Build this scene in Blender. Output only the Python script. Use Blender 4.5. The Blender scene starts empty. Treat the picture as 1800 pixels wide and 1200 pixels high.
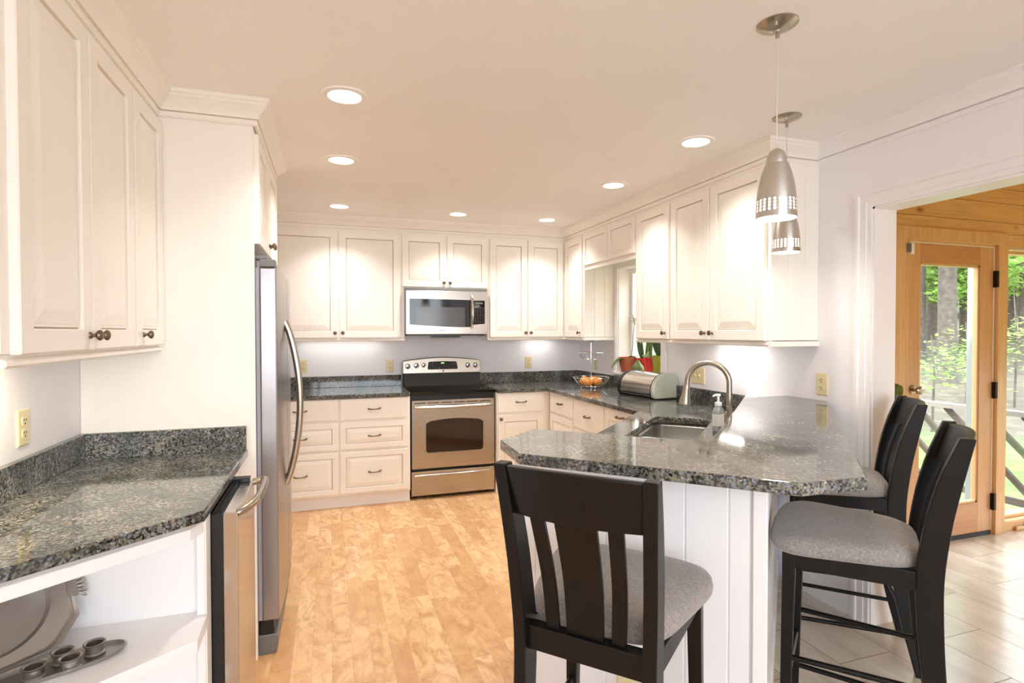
import bpy, bmesh, math, random
from mathutils import Vector, Matrix
from mathutils.geometry import tessellate_polygon
SC = bpy.context.scene
COL = SC.collection
PI = math.pi
rnd = random.Random(7)

# ------------------------------------------------------------------ camera, sky, sun, exposure
cam_d = bpy.data.cameras.new('camera'); cam = bpy.data.objects.new('camera', cam_d); COL.objects.link(cam)
cam_d.sensor_fit = 'HORIZONTAL'; cam_d.sensor_width = 36.0; cam_d.lens = 969.954/1800*36.0
cam_d.clip_start = 0.05; cam_d.clip_end = 300
YAW, PITCH, ROLL, CH = 0.31846, -0.01753, -0.00143, 1.418
_f = Vector((math.sin(YAW)*math.cos(PITCH), math.cos(YAW)*math.cos(PITCH), math.sin(PITCH)))
_r0 = Vector((math.cos(YAW), -math.sin(YAW), 0)); _u0 = _r0.cross(_f)
_r = _r0*math.cos(ROLL) + _u0*math.sin(ROLL); _u = -_r0*math.sin(ROLL) + _u0*math.cos(ROLL)
cam.matrix_world = Matrix(((_r.x, _u.x, -_f.x, 0), (_r.y, _u.y, -_f.y, 0), (_r.z, _u.z, -_f.z, CH), (0, 0, 0, 1)))
SC.camera = cam
w = bpy.data.worlds.new('daylight'); SC.world = w; w.use_nodes = True
bgn = w.node_tree.nodes['Background']; bgn.inputs[0].default_value = (0.86, 0.93, 1.0, 1); bgn.inputs[1].default_value = 4.6
sd = bpy.data.lights.new('sun', 'SUN'); sd.energy = 3.0; sd.angle = 0.02; sd.color = (1, 0.95, 0.85)
so = bpy.data.objects.new('sun', sd); COL.objects.link(so)
so.rotation_euler = Vector((0.72, 0.25, -1.0)).to_track_quat('-Z', 'Y').to_euler()
vs = SC.view_settings; vs.view_transform = 'Standard'; vs.look = 'None'; vs.gamma = 1.0; vs.use_curve_mapping = False
vs.exposure = 0.98
SC.cycles.max_bounces = 12; SC.cycles.diffuse_bounces = 9; SC.cycles.glossy_bounces = 5; SC.cycles.transparent_max_bounces = 16
SC.cycles.sample_clamp_indirect = 6.0
CAN_W, UNDER_W, PEND_W = 2.7, 5.0, 0.8
def area_lamp(name, loc, rot, sx, sy, watts, col, disk=False, parent=None, spread=PI):
    d = bpy.data.lights.new(name, 'AREA'); d.energy = watts; d.color = col
    d.shape = 'DISK' if disk else 'RECTANGLE'; d.size = sx
    if not disk: d.size_y = sy
    d.spread = spread
    o = bpy.data.objects.new(name, d); COL.objects.link(o); o.location = loc; o.rotation_euler = rot
    if parent: o.parent = parent
    return o

# ------------------------------------------------------------------ dimensions of the room
XL, XR, YB, ZC = -0.935, 2.463, 5.231, 2.393
YF = -2.2
CT, CTH = 0.918, 0.032          # counter top, slab thickness
BT = 1.055                      # bar top
XW = XR+0.133                   # far face of the right wall
YD = 2.593                      # sunroom wall with the door
S2 = math.sqrt(0.5)

# ------------------------------------------------------------------ materials
def srgb(r, g, b):
    f = lambda c: (c/255/12.92) if c/255 <= 0.04045 else ((c/255+0.055)/1.055)**2.4
    return (f(r), f(g), f(b), 1)
class NT:
    def __init__(s, name):
        s.m = bpy.data.materials.new(name); s.m.use_nodes = True; s.t = s.m.node_tree; s.n = s.t.nodes; s.l = s.t.links
        s.b = s.n['Principled BSDF']; s.out = s.n['Material Output']
    def add(s, kind, **kw):
        n = s.n.new(kind)
        for k, v in kw.items(): setattr(n, k, v)
        return n
    def link(s, a, b): s.l.new(a, b)
    def set(s, **kw):
        for k, v in kw.items(): s.b.inputs[k.replace('_', ' ')].default_value = v
    def math(s, op, a, b=None, c=None):
        n = s.n.new('ShaderNodeMath'); n.operation = op
        for i, v in enumerate((a, b, c)):
            if v is None: continue
            if isinstance(v, (int, float)): n.inputs[i].default_value = v
            else: s.l.new(v, n.inputs[i])
        return n.outputs[0]
    def coord(s, kind='Object'): return s.n.new('ShaderNodeTexCoord').outputs[kind]
    def sep(s, v):
        n = s.n.new('ShaderNodeSeparateXYZ'); s.l.new(v, n.inputs[0]); return n.outputs
    def comb(s, x, y, z=0.0):
        n = s.n.new('ShaderNodeCombineXYZ')
        for i, v in enumerate((x, y, z)):
            if isinstance(v, (int, float)): n.inputs[i].default_value = v
            else: s.l.new(v, n.inputs[i])
        return n.outputs[0]
    def mapping(s, v, scale=(1, 1, 1), rot=(0, 0, 0), loc=(0, 0, 0)):
        n = s.n.new('ShaderNodeMapping'); n.inputs['Scale'].default_value = scale; n.inputs['Rotation'].default_value = rot; n.inputs['Location'].default_value = loc
        s.l.new(v, n.inputs[0]); return n.outputs[0]
    def noise(s, v, scale, detail=3, rough=0.5, dist=0.0):
        n = s.n.new('ShaderNodeTexNoise'); s.l.new(v, n.inputs['Vector']); n.inputs['Scale'].default_value = scale
        n.inputs['Detail'].default_value = detail; n.inputs['Roughness'].default_value = rough; n.inputs['Distortion'].default_value = dist
        return n.outputs['Fac']
    def white(s, v):
        n = s.n.new('ShaderNodeTexWhiteNoise'); n.noise_dimensions = '3D'; s.l.new(v, n.inputs['Vector']); return n.outputs['Value']
    def ramp(s, fac, stops, interp='LINEAR'):
        n = s.n.new('ShaderNodeValToRGB'); n.color_ramp.interpolation = interp
        e = n.color_ramp.elements
        while len(e) < len(stops): e.new(0.5)
        for i, (p, c) in enumerate(stops): e[i].position = p; e[i].color = c
        s.l.new(fac, n.inputs[0]); return n.outputs[0]
    def mix(s, fac, a, b, mode='MIX'):
        n = s.n.new('ShaderNodeMix'); n.data_type = 'RGBA'; n.blend_type = mode
        if isinstance(fac, (int, float)): n.inputs[0].default_value = fac
        else: s.l.new(fac, n.inputs[0])
        for i, v in ((6, a), (7, b)):
            if isinstance(v, tuple): n.inputs[i].default_value = v
            else: s.l.new(v, n.inputs[i])
        return n.outputs[2]
    def bump(s, h, strength=0.2, dist=0.01):
        n = s.n.new('ShaderNodeBump'); n.inputs['Strength'].default_value = strength; n.inputs['Distance'].default_value = dist
        s.l.new(h, n.inputs['Height']); s.l.new(n.outputs[0], s.b.inputs['Normal'])
M = {}
def plain(name, col, rough=0.5, metal=0.0, noise_amt=0.03, nscale=12.0, **kw):
    t = NT(name); t.set(Roughness=rough, Metallic=metal)
    for k, v in kw.items(): t.b.inputs[k.replace('_', ' ')].default_value = v
    f = t.noise(t.coord(), nscale, 3)
    a = tuple(c*(1-noise_amt) for c in col[:3])+(1,); b = tuple(min(1, c*(1+noise_amt)) for c in col[:3])+(1,)
    t.link(t.ramp(f, [(0.3, a), (0.7, b)]), t.b.inputs['Base Color'])
    M[name] = t.m; return t
plain('cabinet_paint', srgb(246, 241, 233), 0.38, noise_amt=0.012, nscale=4)
plain('groove_shade', srgb(178, 162, 144), 0.5)  # darker tone painted into the door grooves, mostly standing in for their shadow
plain('trim_paint', srgb(243, 241, 241), 0.4, noise_amt=0.012, nscale=4)
plain('bead_paint', srgb(240, 240, 242), 0.4, noise_amt=0.012, nscale=4)
plain('wall_paint', srgb(241, 239, 243), 0.6, noise_amt=0.012, nscale=3)
plain('ceiling_paint', srgb(248, 245, 243), 0.75, noise_amt=0.01, nscale=3)
plain('black_plastic', srgb(22, 22, 23), 0.35)
plain('black_glass', srgb(10, 10, 11), 0.06)
plain('oven_window_glass', srgb(52, 38, 28), 0.08)  # brown base colour stands in for the warm reflection in the oven window
plain('dark_gap', srgb(16, 15, 14), 0.8)
plain('grey_plastic', srgb(118, 116, 116), 0.45)
plain('chrome', (0.78, 0.78, 0.78, 1), 0.1, 1.0)
plain('nickel', srgb(176, 166, 152), 0.28, 1.0)
plain('pewter_hardware', srgb(128, 112, 96), 0.38, 1.0)
plain('pewter', srgb(166, 162, 156), 0.28, 0.85, noise_amt=0.10, nscale=8)
plain('ivory_plastic', srgb(232, 218, 176), 0.4)
plain('white_plastic', srgb(240, 240, 238), 0.4)
plain('slot_dark', srgb(60, 52, 38), 0.6)
plain('black_wood', srgb(13, 11, 10), 0.36, noise_amt=0.25, nscale=20, Specular_IOR_Level=0.32)
plain('terracotta', srgb(176, 98, 62), 0.7, noise_amt=0.08)
plain('red_glaze', srgb(196, 52, 44), 0.3)
plain('green_glaze', srgb(92, 104, 40), 0.35, noise_amt=0.3, nscale=30)
plain('olive_glaze', srgb(150, 152, 52), 0.3, noise_amt=0.12, nscale=14)
plain('saucer_glaze', srgb(120, 190, 200), 0.3)
plain('leaf_dark', srgb(44, 74, 30), 0.45, noise_amt=0.3, nscale=25)
plain('leaf_mid', srgb(84, 110, 50), 0.45, noise_amt=0.3, nscale=25)
plain('leaf_edge', srgb(190, 200, 90), 0.45)
plain('potting_soil', srgb(46, 34, 24), 0.9)
plain('sage_enamel', srgb(186, 190, 172), 0.35)
plain('hinge_black', srgb(34, 28, 24), 0.5, 0.6)
plain('post_grey', srgb(140, 146, 144), 0.6)
plain('deck_wood', srgb(126, 120, 112), 0.8, noise_amt=0.12)
plain('rail_wood', srgb(72, 60, 50), 0.8, noise_amt=0.15)
plain('bark', srgb(80, 72, 66), 0.9, noise_amt=0.3, nscale=9)
plain('roof_felt', srgb(90, 86, 82), 0.9)
plain('siding', srgb(150, 130, 104), 0.8)
plain('orange_peel', srgb(238, 156, 66), 0.45, noise_amt=0.12, nscale=30)
t = plain('clear_plastic', srgb(232, 236, 240), 0.15); t.set(Transmission_Weight=0.7, IOR=1.4)
t = plain('lamp_white', srgb(250, 246, 238), 0.6); t.set(Emission_Color=(1, 0.93, 0.82, 1), Emission_Strength=4.0)
t = plain('bulb_glow', srgb(250, 246, 238), 0.6); t.set(Emission_Color=(1, 0.92, 0.80, 1), Emission_Strength=4.0)
t = plain('clock_green', srgb(40, 120, 30), 0.5); t.set(Emission_Color=(0.25, 1, 0.2, 1), Emission_Strength=1.6)
plain('key_print', srgb(120, 120, 118), 0.5)

def steel(name, col, rough, axis):
    t = NT(name); t.set(Metallic=1.0, Roughness=rough); t.b.inputs['Base Color'].default_value = col
    sc = [160, 160, 160]; sc[axis] = 1.2
    f = t.noise(t.mapping(t.coord(), tuple(sc)), 3, 2)
    t.link(t.math('MULTIPLY_ADD', f, 0.10, rough-0.05), t.b.inputs['Roughness'])
    t.link(t.ramp(f, [(0.2, tuple(c*0.95 for c in col[:3])+(1,)), (0.8, col)]), t.b.inputs['Base Color'])
    t.bump(f, 0.06, 0.002); M[name] = t.m
steel('steel_h', srgb(190, 182, 172), 0.26, 0)
steel('steel_v', srgb(196, 190, 184), 0.26, 2)
steel('steel_door', srgb(196, 190, 184), 0.16, 2)
steel('steel_fridge', srgb(170, 165, 164), 0.30, 2)
steel('steel_sink', srgb(206, 204, 200), 0.24, 0)
t = NT('shade_metal'); t.set(Metallic=1.0, Roughness=0.3, Anisotropic=0.75, Anisotropic_Rotation=0.25); t.b.inputs['Base Color'].default_value = srgb(206, 202, 196)
tg = t.add('ShaderNodeTangent'); tg.direction_type = 'RADIAL'; tg.axis = 'Z'; t.link(tg.outputs[0], t.b.inputs['Tangent']); M['shade_metal'] = t.m

# granite: dense crystals of black, blue-grey, grey-brown and pale quartz
t = NT('granite'); co = t.coord()
v1 = t.add('ShaderNodeTexVoronoi'); v1.feature = 'F1'; v1.inputs['Scale'].default_value = 175
wv = t.noise(co, 60, 2); mp = t.add('ShaderNodeVectorMath', operation='MULTIPLY_ADD')
t.link(co, mp.inputs[0]); mp.inputs[1].default_value = (1, 1, 1)
cb = t.add('ShaderNodeCombineXYZ'); 
for i in range(3): t.link(t.math('MULTIPLY', wv, 0.008), cb.inputs[i])
t.link(cb.outputs[0], mp.inputs[2]); t.link(mp.outputs[0], v1.inputs['Vector'])
cell = t.sep(v1.outputs['Color'])[0]
base = t.ramp(cell, [(0.0, srgb(40, 42, 44)), (0.14, srgb(72, 74, 76)), (0.28, srgb(112, 116, 118)), (0.46, srgb(136, 136, 132)), (0.62, srgb(154, 148, 136)), (0.74, srgb(146, 161, 180)), (0.87, srgb(90, 84, 74)), (0.95, srgb(186, 188, 190))], 'CONSTANT')
big = t.noise(co, 9, 4); tone = t.ramp(big, [(0.35, srgb(158, 158, 150)), (0.65, srgb(236, 228, 214))])
t.link(t.mix(1.0, base, tone, 'MULTIPLY'), t.b.inputs['Base Color'])
t.set(Roughness=0.07, IOR=1.6); M['granite'] = t.m

# wood strip floor, strips running along Y
t = NT('wood_floor'); x, y, z = t.sep(t.coord())
row = t.math('FLOOR', t.math('DIVIDE', x, 0.083))
off = t.math('MULTIPLY', t.white(t.comb(row, 3.1, 0.0)), 5.0)
ln = t.math('MULTIPLY_ADD', t.white(t.comb(row, 9.7, 0.0)), 0.25, 0.34)
u = t.math('DIVIDE', t.math('ADD', y, off), ln); colm = t.math('FLOOR', u)
rv = t.white(t.comb(row, colm, 0.0)); rv2 = t.white(t.comb(row, colm, 5.0))
base = t.ramp(rv, [(0.0, srgb(204, 160, 114)), (0.3, srgb(219, 178, 130)), (0.6, srgb(227, 189, 142)), (1.0, srgb(232, 197, 152))])
jit = t.comb(t.math('MULTIPLY', x, 1.0), t.math('MULTIPLY', y, 0.55), t.math('MULTIPLY', rv2, 30.0))
fig = t.noise(jit, 9.0, 5, 0.6, 1.6); fine = t.noise(t.comb(t.math('MULTIPLY', x, 1.0), t.math('MULTIPLY', y, 0.35), t.math('MULTIPLY', rv2, 17.0)), 34, 4, 0.6, 0.8)
c1 = t.mix(t.ramp(fig, [(0.42, (0, 0, 0, 1)), (0.66, (1, 1, 1, 1))]), base, srgb(198, 150, 104))
c2 = t.mix(t.math('MULTIPLY', t.ramp(fine, [(0.5, (0, 0, 0, 1)), (0.75, (1, 1, 1, 1))]), 0.55), c1, srgb(184, 134, 90))
fx = t.math('FRACT', t.math('DIVIDE', x, 0.083)); fu = t.math('FRACT', u)
seam = t.math('MAXIMUM', t.math('LESS_THAN', fx, 0.014), t.math('LESS_THAN', fu, 0.0035))
t.link(t.mix(t.math('MULTIPLY', seam, 0.45), c2, srgb(140, 92, 52)), t.b.inputs['Base Color'])
t.set(Roughness=0.28, IOR=1.45); t.bump(fine, 0.03, 0.002); M['wood_floor'] = t.m

# beige floor tile 0.29 x 0.587, long side along Y, half offset
t = NT('tile_floor'); x, y, z = t.sep(t.coord())
rx = t.math('DIVIDE', t.math('SUBTRACT', x, 2.345), 0.2917); row = t.math('FLOOR', rx)
par = t.math('MODULO', t.math('ADD', row, 101.0), 2.0)
uy = t.math('ADD', t.math('DIVIDE', t.math('SUBTRACT', y, 1.773), 0.5875), t.math('MULTIPLY', t.math('SUBTRACT', par, 0.0), 0.5)); colm = t.math('FLOOR', uy)
fx = t.math('FRACT', rx); fy = t.math('FRACT', uy)
rv = t.white(t.comb(row, colm, 0.0))
vein = t.noise(t.comb(t.math('MULTIPLY', x, 3.2), t.math('ADD', t.math('MULTIPLY', y, 0.9), t.math('MULTIPLY', x, -0.4)), t.math('MULTIPLY', rv, 20.0)), 2.2, 5, 0.55, 0.8)
c = t.ramp(vein, [(0.3, srgb(190, 178, 160)), (0.5, srgb(208, 199, 183)), (0.68, srgb(220, 213, 200))])
grout = t.math('MAXIMUM', t.math('LESS_THAN', fx, 0.014), t.math('LESS_THAN', fy, 0.007))
t.link(t.mix(grout, c, srgb(128, 112, 92)), t.b.inputs['Base Color']); t.link(t.math('MULTIPLY_ADD', grout, 0.4, 0.2), t.b.inputs['Roughness']); M['tile_floor'] = t.m

def wood(name, c0, c1, knot, axis, rough=0.4):
    t = NT(name); sc = [22, 22, 22]; sc[axis] = 1.4
    f = t.noise(t.mapping(t.coord(), tuple(sc)), 1.6, 4, 0.6, 0.6); c = t.ramp(f, [(0.3, c0), (0.7, c1)])
    v = t.add('ShaderNodeTexVoronoi'); sk = [4.2, 4.2, 4.2]; sk[axis] = 2.0
    t.link(t.mapping(t.coord(), tuple(sk)), v.inputs['Vector']); v.inputs['Scale'].default_value = 1.0
    k = t.ramp(v.outputs['Distance'], [(0.05, (1, 1, 1, 1)), (0.11, (0, 0, 0, 1))])
    t.link(t.mix(k, c, knot), t.b.inputs['Base Color']); t.set(Roughness=rough); t.bump(f, 0.05, 0.003); M[name] = t.m
wood('pine_x', srgb(208, 164, 108), srgb(230, 192, 138), srgb(132, 78, 34), 0)
wood('pine_z', srgb(208, 164, 110), srgb(228, 188, 136), srgb(138, 84, 40), 2)
wood('fir_door', srgb(204, 156, 110), srgb(220, 174, 126), srgb(200, 140, 86), 2)
wood('fir_rail', srgb(192, 138, 94), srgb(208, 156, 108), srgb(196, 134, 80), 0)

# heathered grey seat fabric
t = NT('seat_fabric'); co = t.coord()
f1 = t.noise(t.mapping(co, (40, 260, 60)), 2, 3, 0.7); f2 = t.noise(t.mapping(co, (260, 40, 60)), 2, 3, 0.7)
f = t.math('MULTIPLY', t.math('ADD', f1, f2), 0.5)
t.link(t.ramp(f, [(0.36, srgb(112, 106, 102)), (0.64, srgb(168, 160, 154))]), t.b.inputs['Base Color'])
t.set(Roughness=0.75, Sheen_Weight=0.3); t.bump(f, 0.12, 0.003); M['seat_fabric'] = t.m

def glass(name, tint, gloss=1.0):
    t = NT(name); t.n.remove(t.b)
    tr = t.add('ShaderNodeBsdfTransparent'); tr.inputs[0].default_value = tint
    gl = t.add('ShaderNodeBsdfGlossy'); gl.inputs['Roughness'].default_value = 0.02
    fr = t.add('ShaderNodeFresnel'); fr.inputs[0].default_value = 1.45
    mx = t.add('ShaderNodeMixShader'); geo = t.add('ShaderNodeNewGeometry'); t.link(t.math('MULTIPLY', fr.outputs[0], t.math('SUBTRACT', gloss, geo.outputs['Backfacing'])), mx.inputs[0])
    t.link(tr.outputs[0], mx.inputs[1]); t.link(gl.outputs[0], mx.inputs[2]); t.link(mx.outputs[0], t.out.inputs[0]); M[name] = t.m
glass('window_glass', (0.96, 0.98, 0.97, 1)); glass('oven_glass', (0.24, 0.23, 0.22, 1))

def leafmat(name, c0, c1, trans):
    t = NT(name); f = t.noise(t.coord(), 1.3, 3); c = t.ramp(f, [(0.35, c0), (0.65, c1)])
    t.link(c, t.b.inputs['Base Color']); t.set(Roughness=0.6)
    tl = t.add('ShaderNodeBsdfTranslucent'); t.link(c, tl.inputs[0]); mx = t.add('ShaderNodeMixShader'); mx.inputs[0].default_value = trans
    t.link(t.b.outputs[0], mx.inputs[1]); t.link(tl.outputs[0], mx.inputs[2]); t.link(mx.outputs[0], t.out.inputs[0]); M[name] = t.m
leafmat('foliage_light', srgb(122, 160, 76), srgb(164, 190, 112), 0.55)
leafmat('foliage_mid', srgb(92, 134, 62), srgb(140, 172, 96), 0.55)

t = NT('forest_ground'); co = t.coord(); x, y, z = t.sep(co)
f = t.noise(co, 3.0, 6, 0.7); fa = t.noise(co, 14.0, 4, 0.7)
litter = t.mix(fa, t.ramp(f, [(0.3, srgb(60, 52, 42)), (0.55, srgb(96, 87, 74)), (0.75, srgb(134, 126, 112))]), srgb(70, 62, 50))
grass = t.ramp(t.noise(co, 5.0, 4), [(0.3, srgb(66, 116, 36)), (0.7, srgb(98, 146, 56))])
edge = t.math('ADD', t.math('MAXIMUM', t.math('ADD', z, 0.62), t.math('MULTIPLY', t.math('SUBTRACT', 5.5, x), 0.4)), t.math('MULTIPLY', t.math('SUBTRACT', f, 0.5), 0.5))
t.link(t.mix(t.ramp(edge, [(0.0, (0, 0, 0, 1)), (0.12, (1, 1, 1, 1))]), grass, litter), t.b.inputs['Base Color']); t.set(Roughness=0.95)
M['forest_ground'] = t.m

# ------------------------------------------------------------------ mesh building
class MB:
    def __init__(s, M0=None): s.bm = bmesh.new(); s.M = M0 or Matrix()
    def v(s, p): return s.bm.verts.new(s.M @ Vector(p))
    def face(s, vs):
        try: return s.bm.faces.new(vs)
        except ValueError: return None
    def box(s, x0, x1, y0, y1, z0, z1):
        c = [s.v((x, y, z)) for z in (z0, z1) for y in (y0, y1) for x in (x0, x1)]
        for q in ((0, 2, 3, 1), (4, 5, 7, 6), (0, 1, 5, 4), (2, 6, 7, 3), (0, 4, 6, 2), (1, 3, 7, 5)): s.face([c[i] for i in q])
        return s
    def loft(s, rings, cap0=True, cap1=True, closed=True):
        R = [[s.v(p) for p in r] for r in rings]; n = len(R[0])
        for a, b in zip(R, R[1:]):
            for i in range(n if closed else n-1):
                j = (i+1) % n; s.face([a[i], a[j], b[j], b[i]])
        if cap0: s.face(list(reversed(R[0])))
        if cap1: s.face(R[-1])
        return s
    def prism(s, pts, z0, z1): return s.loft([[(x, y, z0) for x, y in pts], [(x, y, z1) for x, y in pts]])
    def extrude(s, pts, f, a, b): return s.loft([[f(u, v, a) for u, v in pts], [f(u, v, b) for u, v in pts]])
    def holed(s, outer, holes, z0, z1):
        loops = [outer]+holes
        tri = tessellate_polygon([[Vector((x, y, 0)) for x, y in l] for l in loops])
        bot = [s.v((x, y, z0)) for l in loops for x, y in l]; top = [s.v((x, y, z1)) for l in loops for x, y in l]
        for a, b, c in tri: s.face([top[a], top[b], top[c]]); s.face([bot[c], bot[b], bot[a]])
        k = 0
        for l in loops:
            n = len(l)
            for i in range(n): j = (i+1) % n; s.face([bot[k+i], bot[k+j], top[k+j], top[k+i]])
            k += n
        return s
    def tube(s, pts, r, n=10, caps=True, flat=1.0):
        P = [Vector(p) for p in pts]; rad = r if isinstance(r, (list, tuple)) else [r]*len(P)
        T = [(P[min(i+1, len(P)-1)]-P[max(i-1, 0)]).normalized() for i in range(len(P))]
        nrm = T[0].orthogonal().normalized(); rings = []
        for i, p in enumerate(P):
            nrm = (nrm-T[i]*nrm.dot(T[i])).normalized(); bi = T[i].cross(nrm)
            rings.append([p+nrm*math.cos(a)*rad[i]+bi*math.sin(a)*rad[i]*flat for a in (2*PI*k/n for k in range(n))])
        return s.loft(rings, caps, caps)
    def ring(s, c, R, r, n=32, m=8, axis='z'):
        ff = {'z': lambda a: Vector((math.cos(a), math.sin(a), 0)), 'y': lambda a: Vector((math.cos(a), 0, math.sin(a)))}[axis]
        up = Vector((0, 0, 1)) if axis == 'z' else Vector((0, 1, 0)); C = Vector(c)
        rings = [[C+ff(2*PI*i/n)*(R+r*math.cos(b))+up*r*math.sin(b) for b in (2*PI*k/m for k in range(m))] for i in range(n)]
        rings.append(rings[0]); return s.loft(rings, False, False)
    def lathe(s, prof, n=24, c=(0, 0, 0), cap0=False, cap1=False):
        return s.loft([[(c[0]+r*math.cos(2*PI*k/n), c[1]+r*math.sin(2*PI*k/n), c[2]+z) for k in range(n)] for r, z in prof], cap0, cap1)
    def sweep(s, prof, path, closed=False):
        # prof: (offset to the left of travel, z); path: 2-D polyline, mitred
        P = [Vector((x, y)) for x, y in path]; rings = []
        for i, p in enumerate(P):
            d0 = (P[i]-P[i-1]).normalized() if i else (P[1]-P[0]).normalized(); d1 = (P[i+1]-P[i]).normalized() if i < len(P)-1 else d0
            n0 = Vector((-d0.y, d0.x)); n1 = Vector((-d1.y, d1.x)); b = (n0+n1).normalized(); k = 1/max(0.2, b.dot(n0))
            rings.append([(p.x+b.x*k*o, p.y+b.y*k*o, z) for o, z in prof])
        return s.loft(rings)
    def build(s, name, mat, parent=None, smooth=False, bevel=0.0, seg=2, angle=35, loc=None):
        bmesh.ops.remove_doubles(s.bm, verts=s.bm.verts, dist=1e-6) if smooth else None
        bmesh.ops.recalc_face_normals(s.bm, faces=s.bm.faces)
        me = bpy.data.meshes.new(name); s.bm.to_mesh(me); s.bm.free()
        me.materials.append(M[mat] if isinstance(mat, str) else mat)
        if mat == 'cabinet_paint': me.materials.append(M['groove_shade'])
        o = bpy.data.objects.new(name, me); COL.objects.link(o)
        if parent: o.parent = parent
        if loc: o.location = loc
        if smooth:
            for p in me.polygons: p.use_smooth = True
            me.set_sharp_from_angle(angle=math.radians(angle))
        if bevel:
            b = o.modifiers.new('edge', 'BEVEL'); b.width = bevel; b.segments = seg; b.limit_method = 'ANGLE'; b.angle_limit = math.radians(40)
        return o
def tag(o, label, cat, group=None):
    o['label'] = label; o['category'] = cat
    if group: o['group'] = group
    return o
def thing(name, label, cat, loc=(0, 0, 0), rz=0.0, group=None):
    o = bpy.data.objects.new(name, None); COL.objects.link(o); o.empty_display_size = 0.1
    o.location = loc; o.rotation_euler = (0, 0, rz); return tag(o, label, cat, group)
def struct(o): o['kind'] = 'structure'; return o
def dup(root, loc, rz, label, group=None):
    r = root.copy(); COL.objects.link(r); r.location = loc; r.rotation_euler = (0, 0, rz); r['label'] = label
    if group: r['group'] = group
    for ch in list(root.children):
        c = ch.copy(); COL.objects.link(c); c.parent = r
        for g in list(ch.children): d = g.copy(); COL.objects.link(d); d.parent = c
    return r
def rrect(x0, x1, y0, y1, r, n=6):
    out = []
    for cx, cy, a0 in ((x1-r, y1-r, 0), (x0+r, y1-r, PI/2), (x0+r, y0+r, PI), (x1-r, y0+r, 1.5*PI)):
        out += [(cx+r*math.cos(a0+PI/2*k/n), cy+r*math.sin(a0+PI/2*k/n)) for k in range(n+1)]
    return out
def arcpts(x0, x1, z, rise, n=16): return [(x0+(x1-x0)*k/n, z+rise*math.sin(PI*k/n)) for k in range(n+1)]

# ------------------------------------------------------------------ room shell
def floor_mesh(name, pts, mat):
    return struct(MB().prism(pts, -0.06, 0.0).build(name, mat))
SPL = -0.16        # wood and tile meet under the peninsula, on the line X - Y = SPL
floor_mesh('floor_kitchen', [(XL-0.1, YF-0.1), (YF-0.1+SPL, YF-0.1), (XR+0.13, XR+0.13-SPL), (XR+0.13, YB+0.1), (XL-0.1, YB+0.1)][0:1] + [(0.72, YF-0.1), (0.72, 1.6), (1.15, 1.31), (XR+0.133, XR+0.133-SPL), (XR+0.133, YB+0.1), (XL-0.1, YB+0.1)], 'wood_floor')
floor_mesh('floor_dining', [(0.72, YF-0.1), (6.3, YF-0.1), (6.3, YD+0.1), (XR+0.133, YD+0.1), (XR+0.133, XR+0.133-SPL), (1.15, 1.31), (0.72, 1.6)], 'tile_floor')
struct(MB().box(XL-0.12, XW, YF-0.12, YB+0.12, ZC, ZC+0.2).build('ceiling', 'ceiling_paint'))
struct(MB().box(XL-0.12, XL, YF-0.12, YB+0.12, 0, ZC).build('wall_left', 'wall_paint'))
struct(MB().box(XL, XW, YB, YB+0.12, 0, ZC).build('wall_back', 'wall_paint'))
# front wall behind the camera with a wide window opening
mb = MB()
mb.box(XL, -0.75, YF-0.12, YF, 0, ZC); mb.box(2.3, XW, YF-0.12, YF, 0, ZC); mb.box(-0.75, 2.3, YF-0.12, YF, 0, 0.9); mb.box(-0.75, 2.3, YF-0.12, YF, 2.25, ZC)
struct(mb.build('wall_front', 'wall_paint'))
# right wall: window hole Y 3.716..4.414 z 1.05..2.02 ; passage Y 0.1..1.975 z 0..2.018
WY0, WY1, WZ0, WZ1 = 3.716, 4.414, 1.062, 1.99
PY0, PY1, PZ = 0.0, 1.975, 2.018
mb = MB()
mb.box(XR, XW, WY1, YB, 0, ZC); mb.box(XR, XW, WY0, WY1, 0, WZ0-0.03); mb.box(XR, XW, WY0, WY1, WZ1, ZC)
mb.box(XR, XW, PY1, WY0, 0, ZC); mb.box(XR, XW, PY0, PY1, PZ, ZC); mb.box(XR, XW, YF, PY0, 0, ZC)
struct(mb.build('wall_right', 'wall_paint'))
# passage casing: jamb lining and moulded face casing
mb = MB()
mb.box(XR-0.004, XW+0.004, PY1-0.018, PY1+0.001, 0, PZ); mb.box(XR-0.004, XW+0.004, PY0, PY0+0.018, 0, PZ); mb.box(XR-0.004, XW+0.004, PY0, PY1, PZ-0.018, PZ+0.001)
def casing_run(mb, pts, x):   # profile steps out from the wall face towards -X
    prof = [(0.0, 0), (0.0, -0.013), (0.022, -0.013), (0.026, -0.017), (0.056, -0.017), (0.062, -0.024), (0.078, -0.024), (0.08, 0)]
    rings = []
    for (y, z, oy, oz) in pts: rings.append([(x+d, y+oy*o, z+oz*o) for o, d in prof])
    mb.loft(rings)
casing_run(mb, [(PY1-0.008, 0, 1, 0), (PY1-0.008, PZ-0.008, 1, 1), (PY0+0.008, PZ-0.008, -1, 1), (PY0+0.008, 0, -1, 0)], XR)
struct(mb.build('trim_1', 'trim_paint'))
for loc_, rot_, sx_, sy_ in (((0.775, YF-0.06, 1.575), (PI/2, 0, 0), 3.05, 1.35), ((4.75, YD+0.125, 1.05), (PI/2, 0, PI), 2.5, 1.9), ((6.15, 1.3, 0.735), (PI/2, 0, PI/2), 2.2, 0.97), ((XW+0.01, 4.065, 1.53), (PI/2, 0, PI/2), 0.7, 0.93)):
    pz = area_lamp('window_portal', loc_, rot_, sx_, sy_, 1, (1, 1, 1)); pz.data.cycles.is_portal = True
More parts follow.
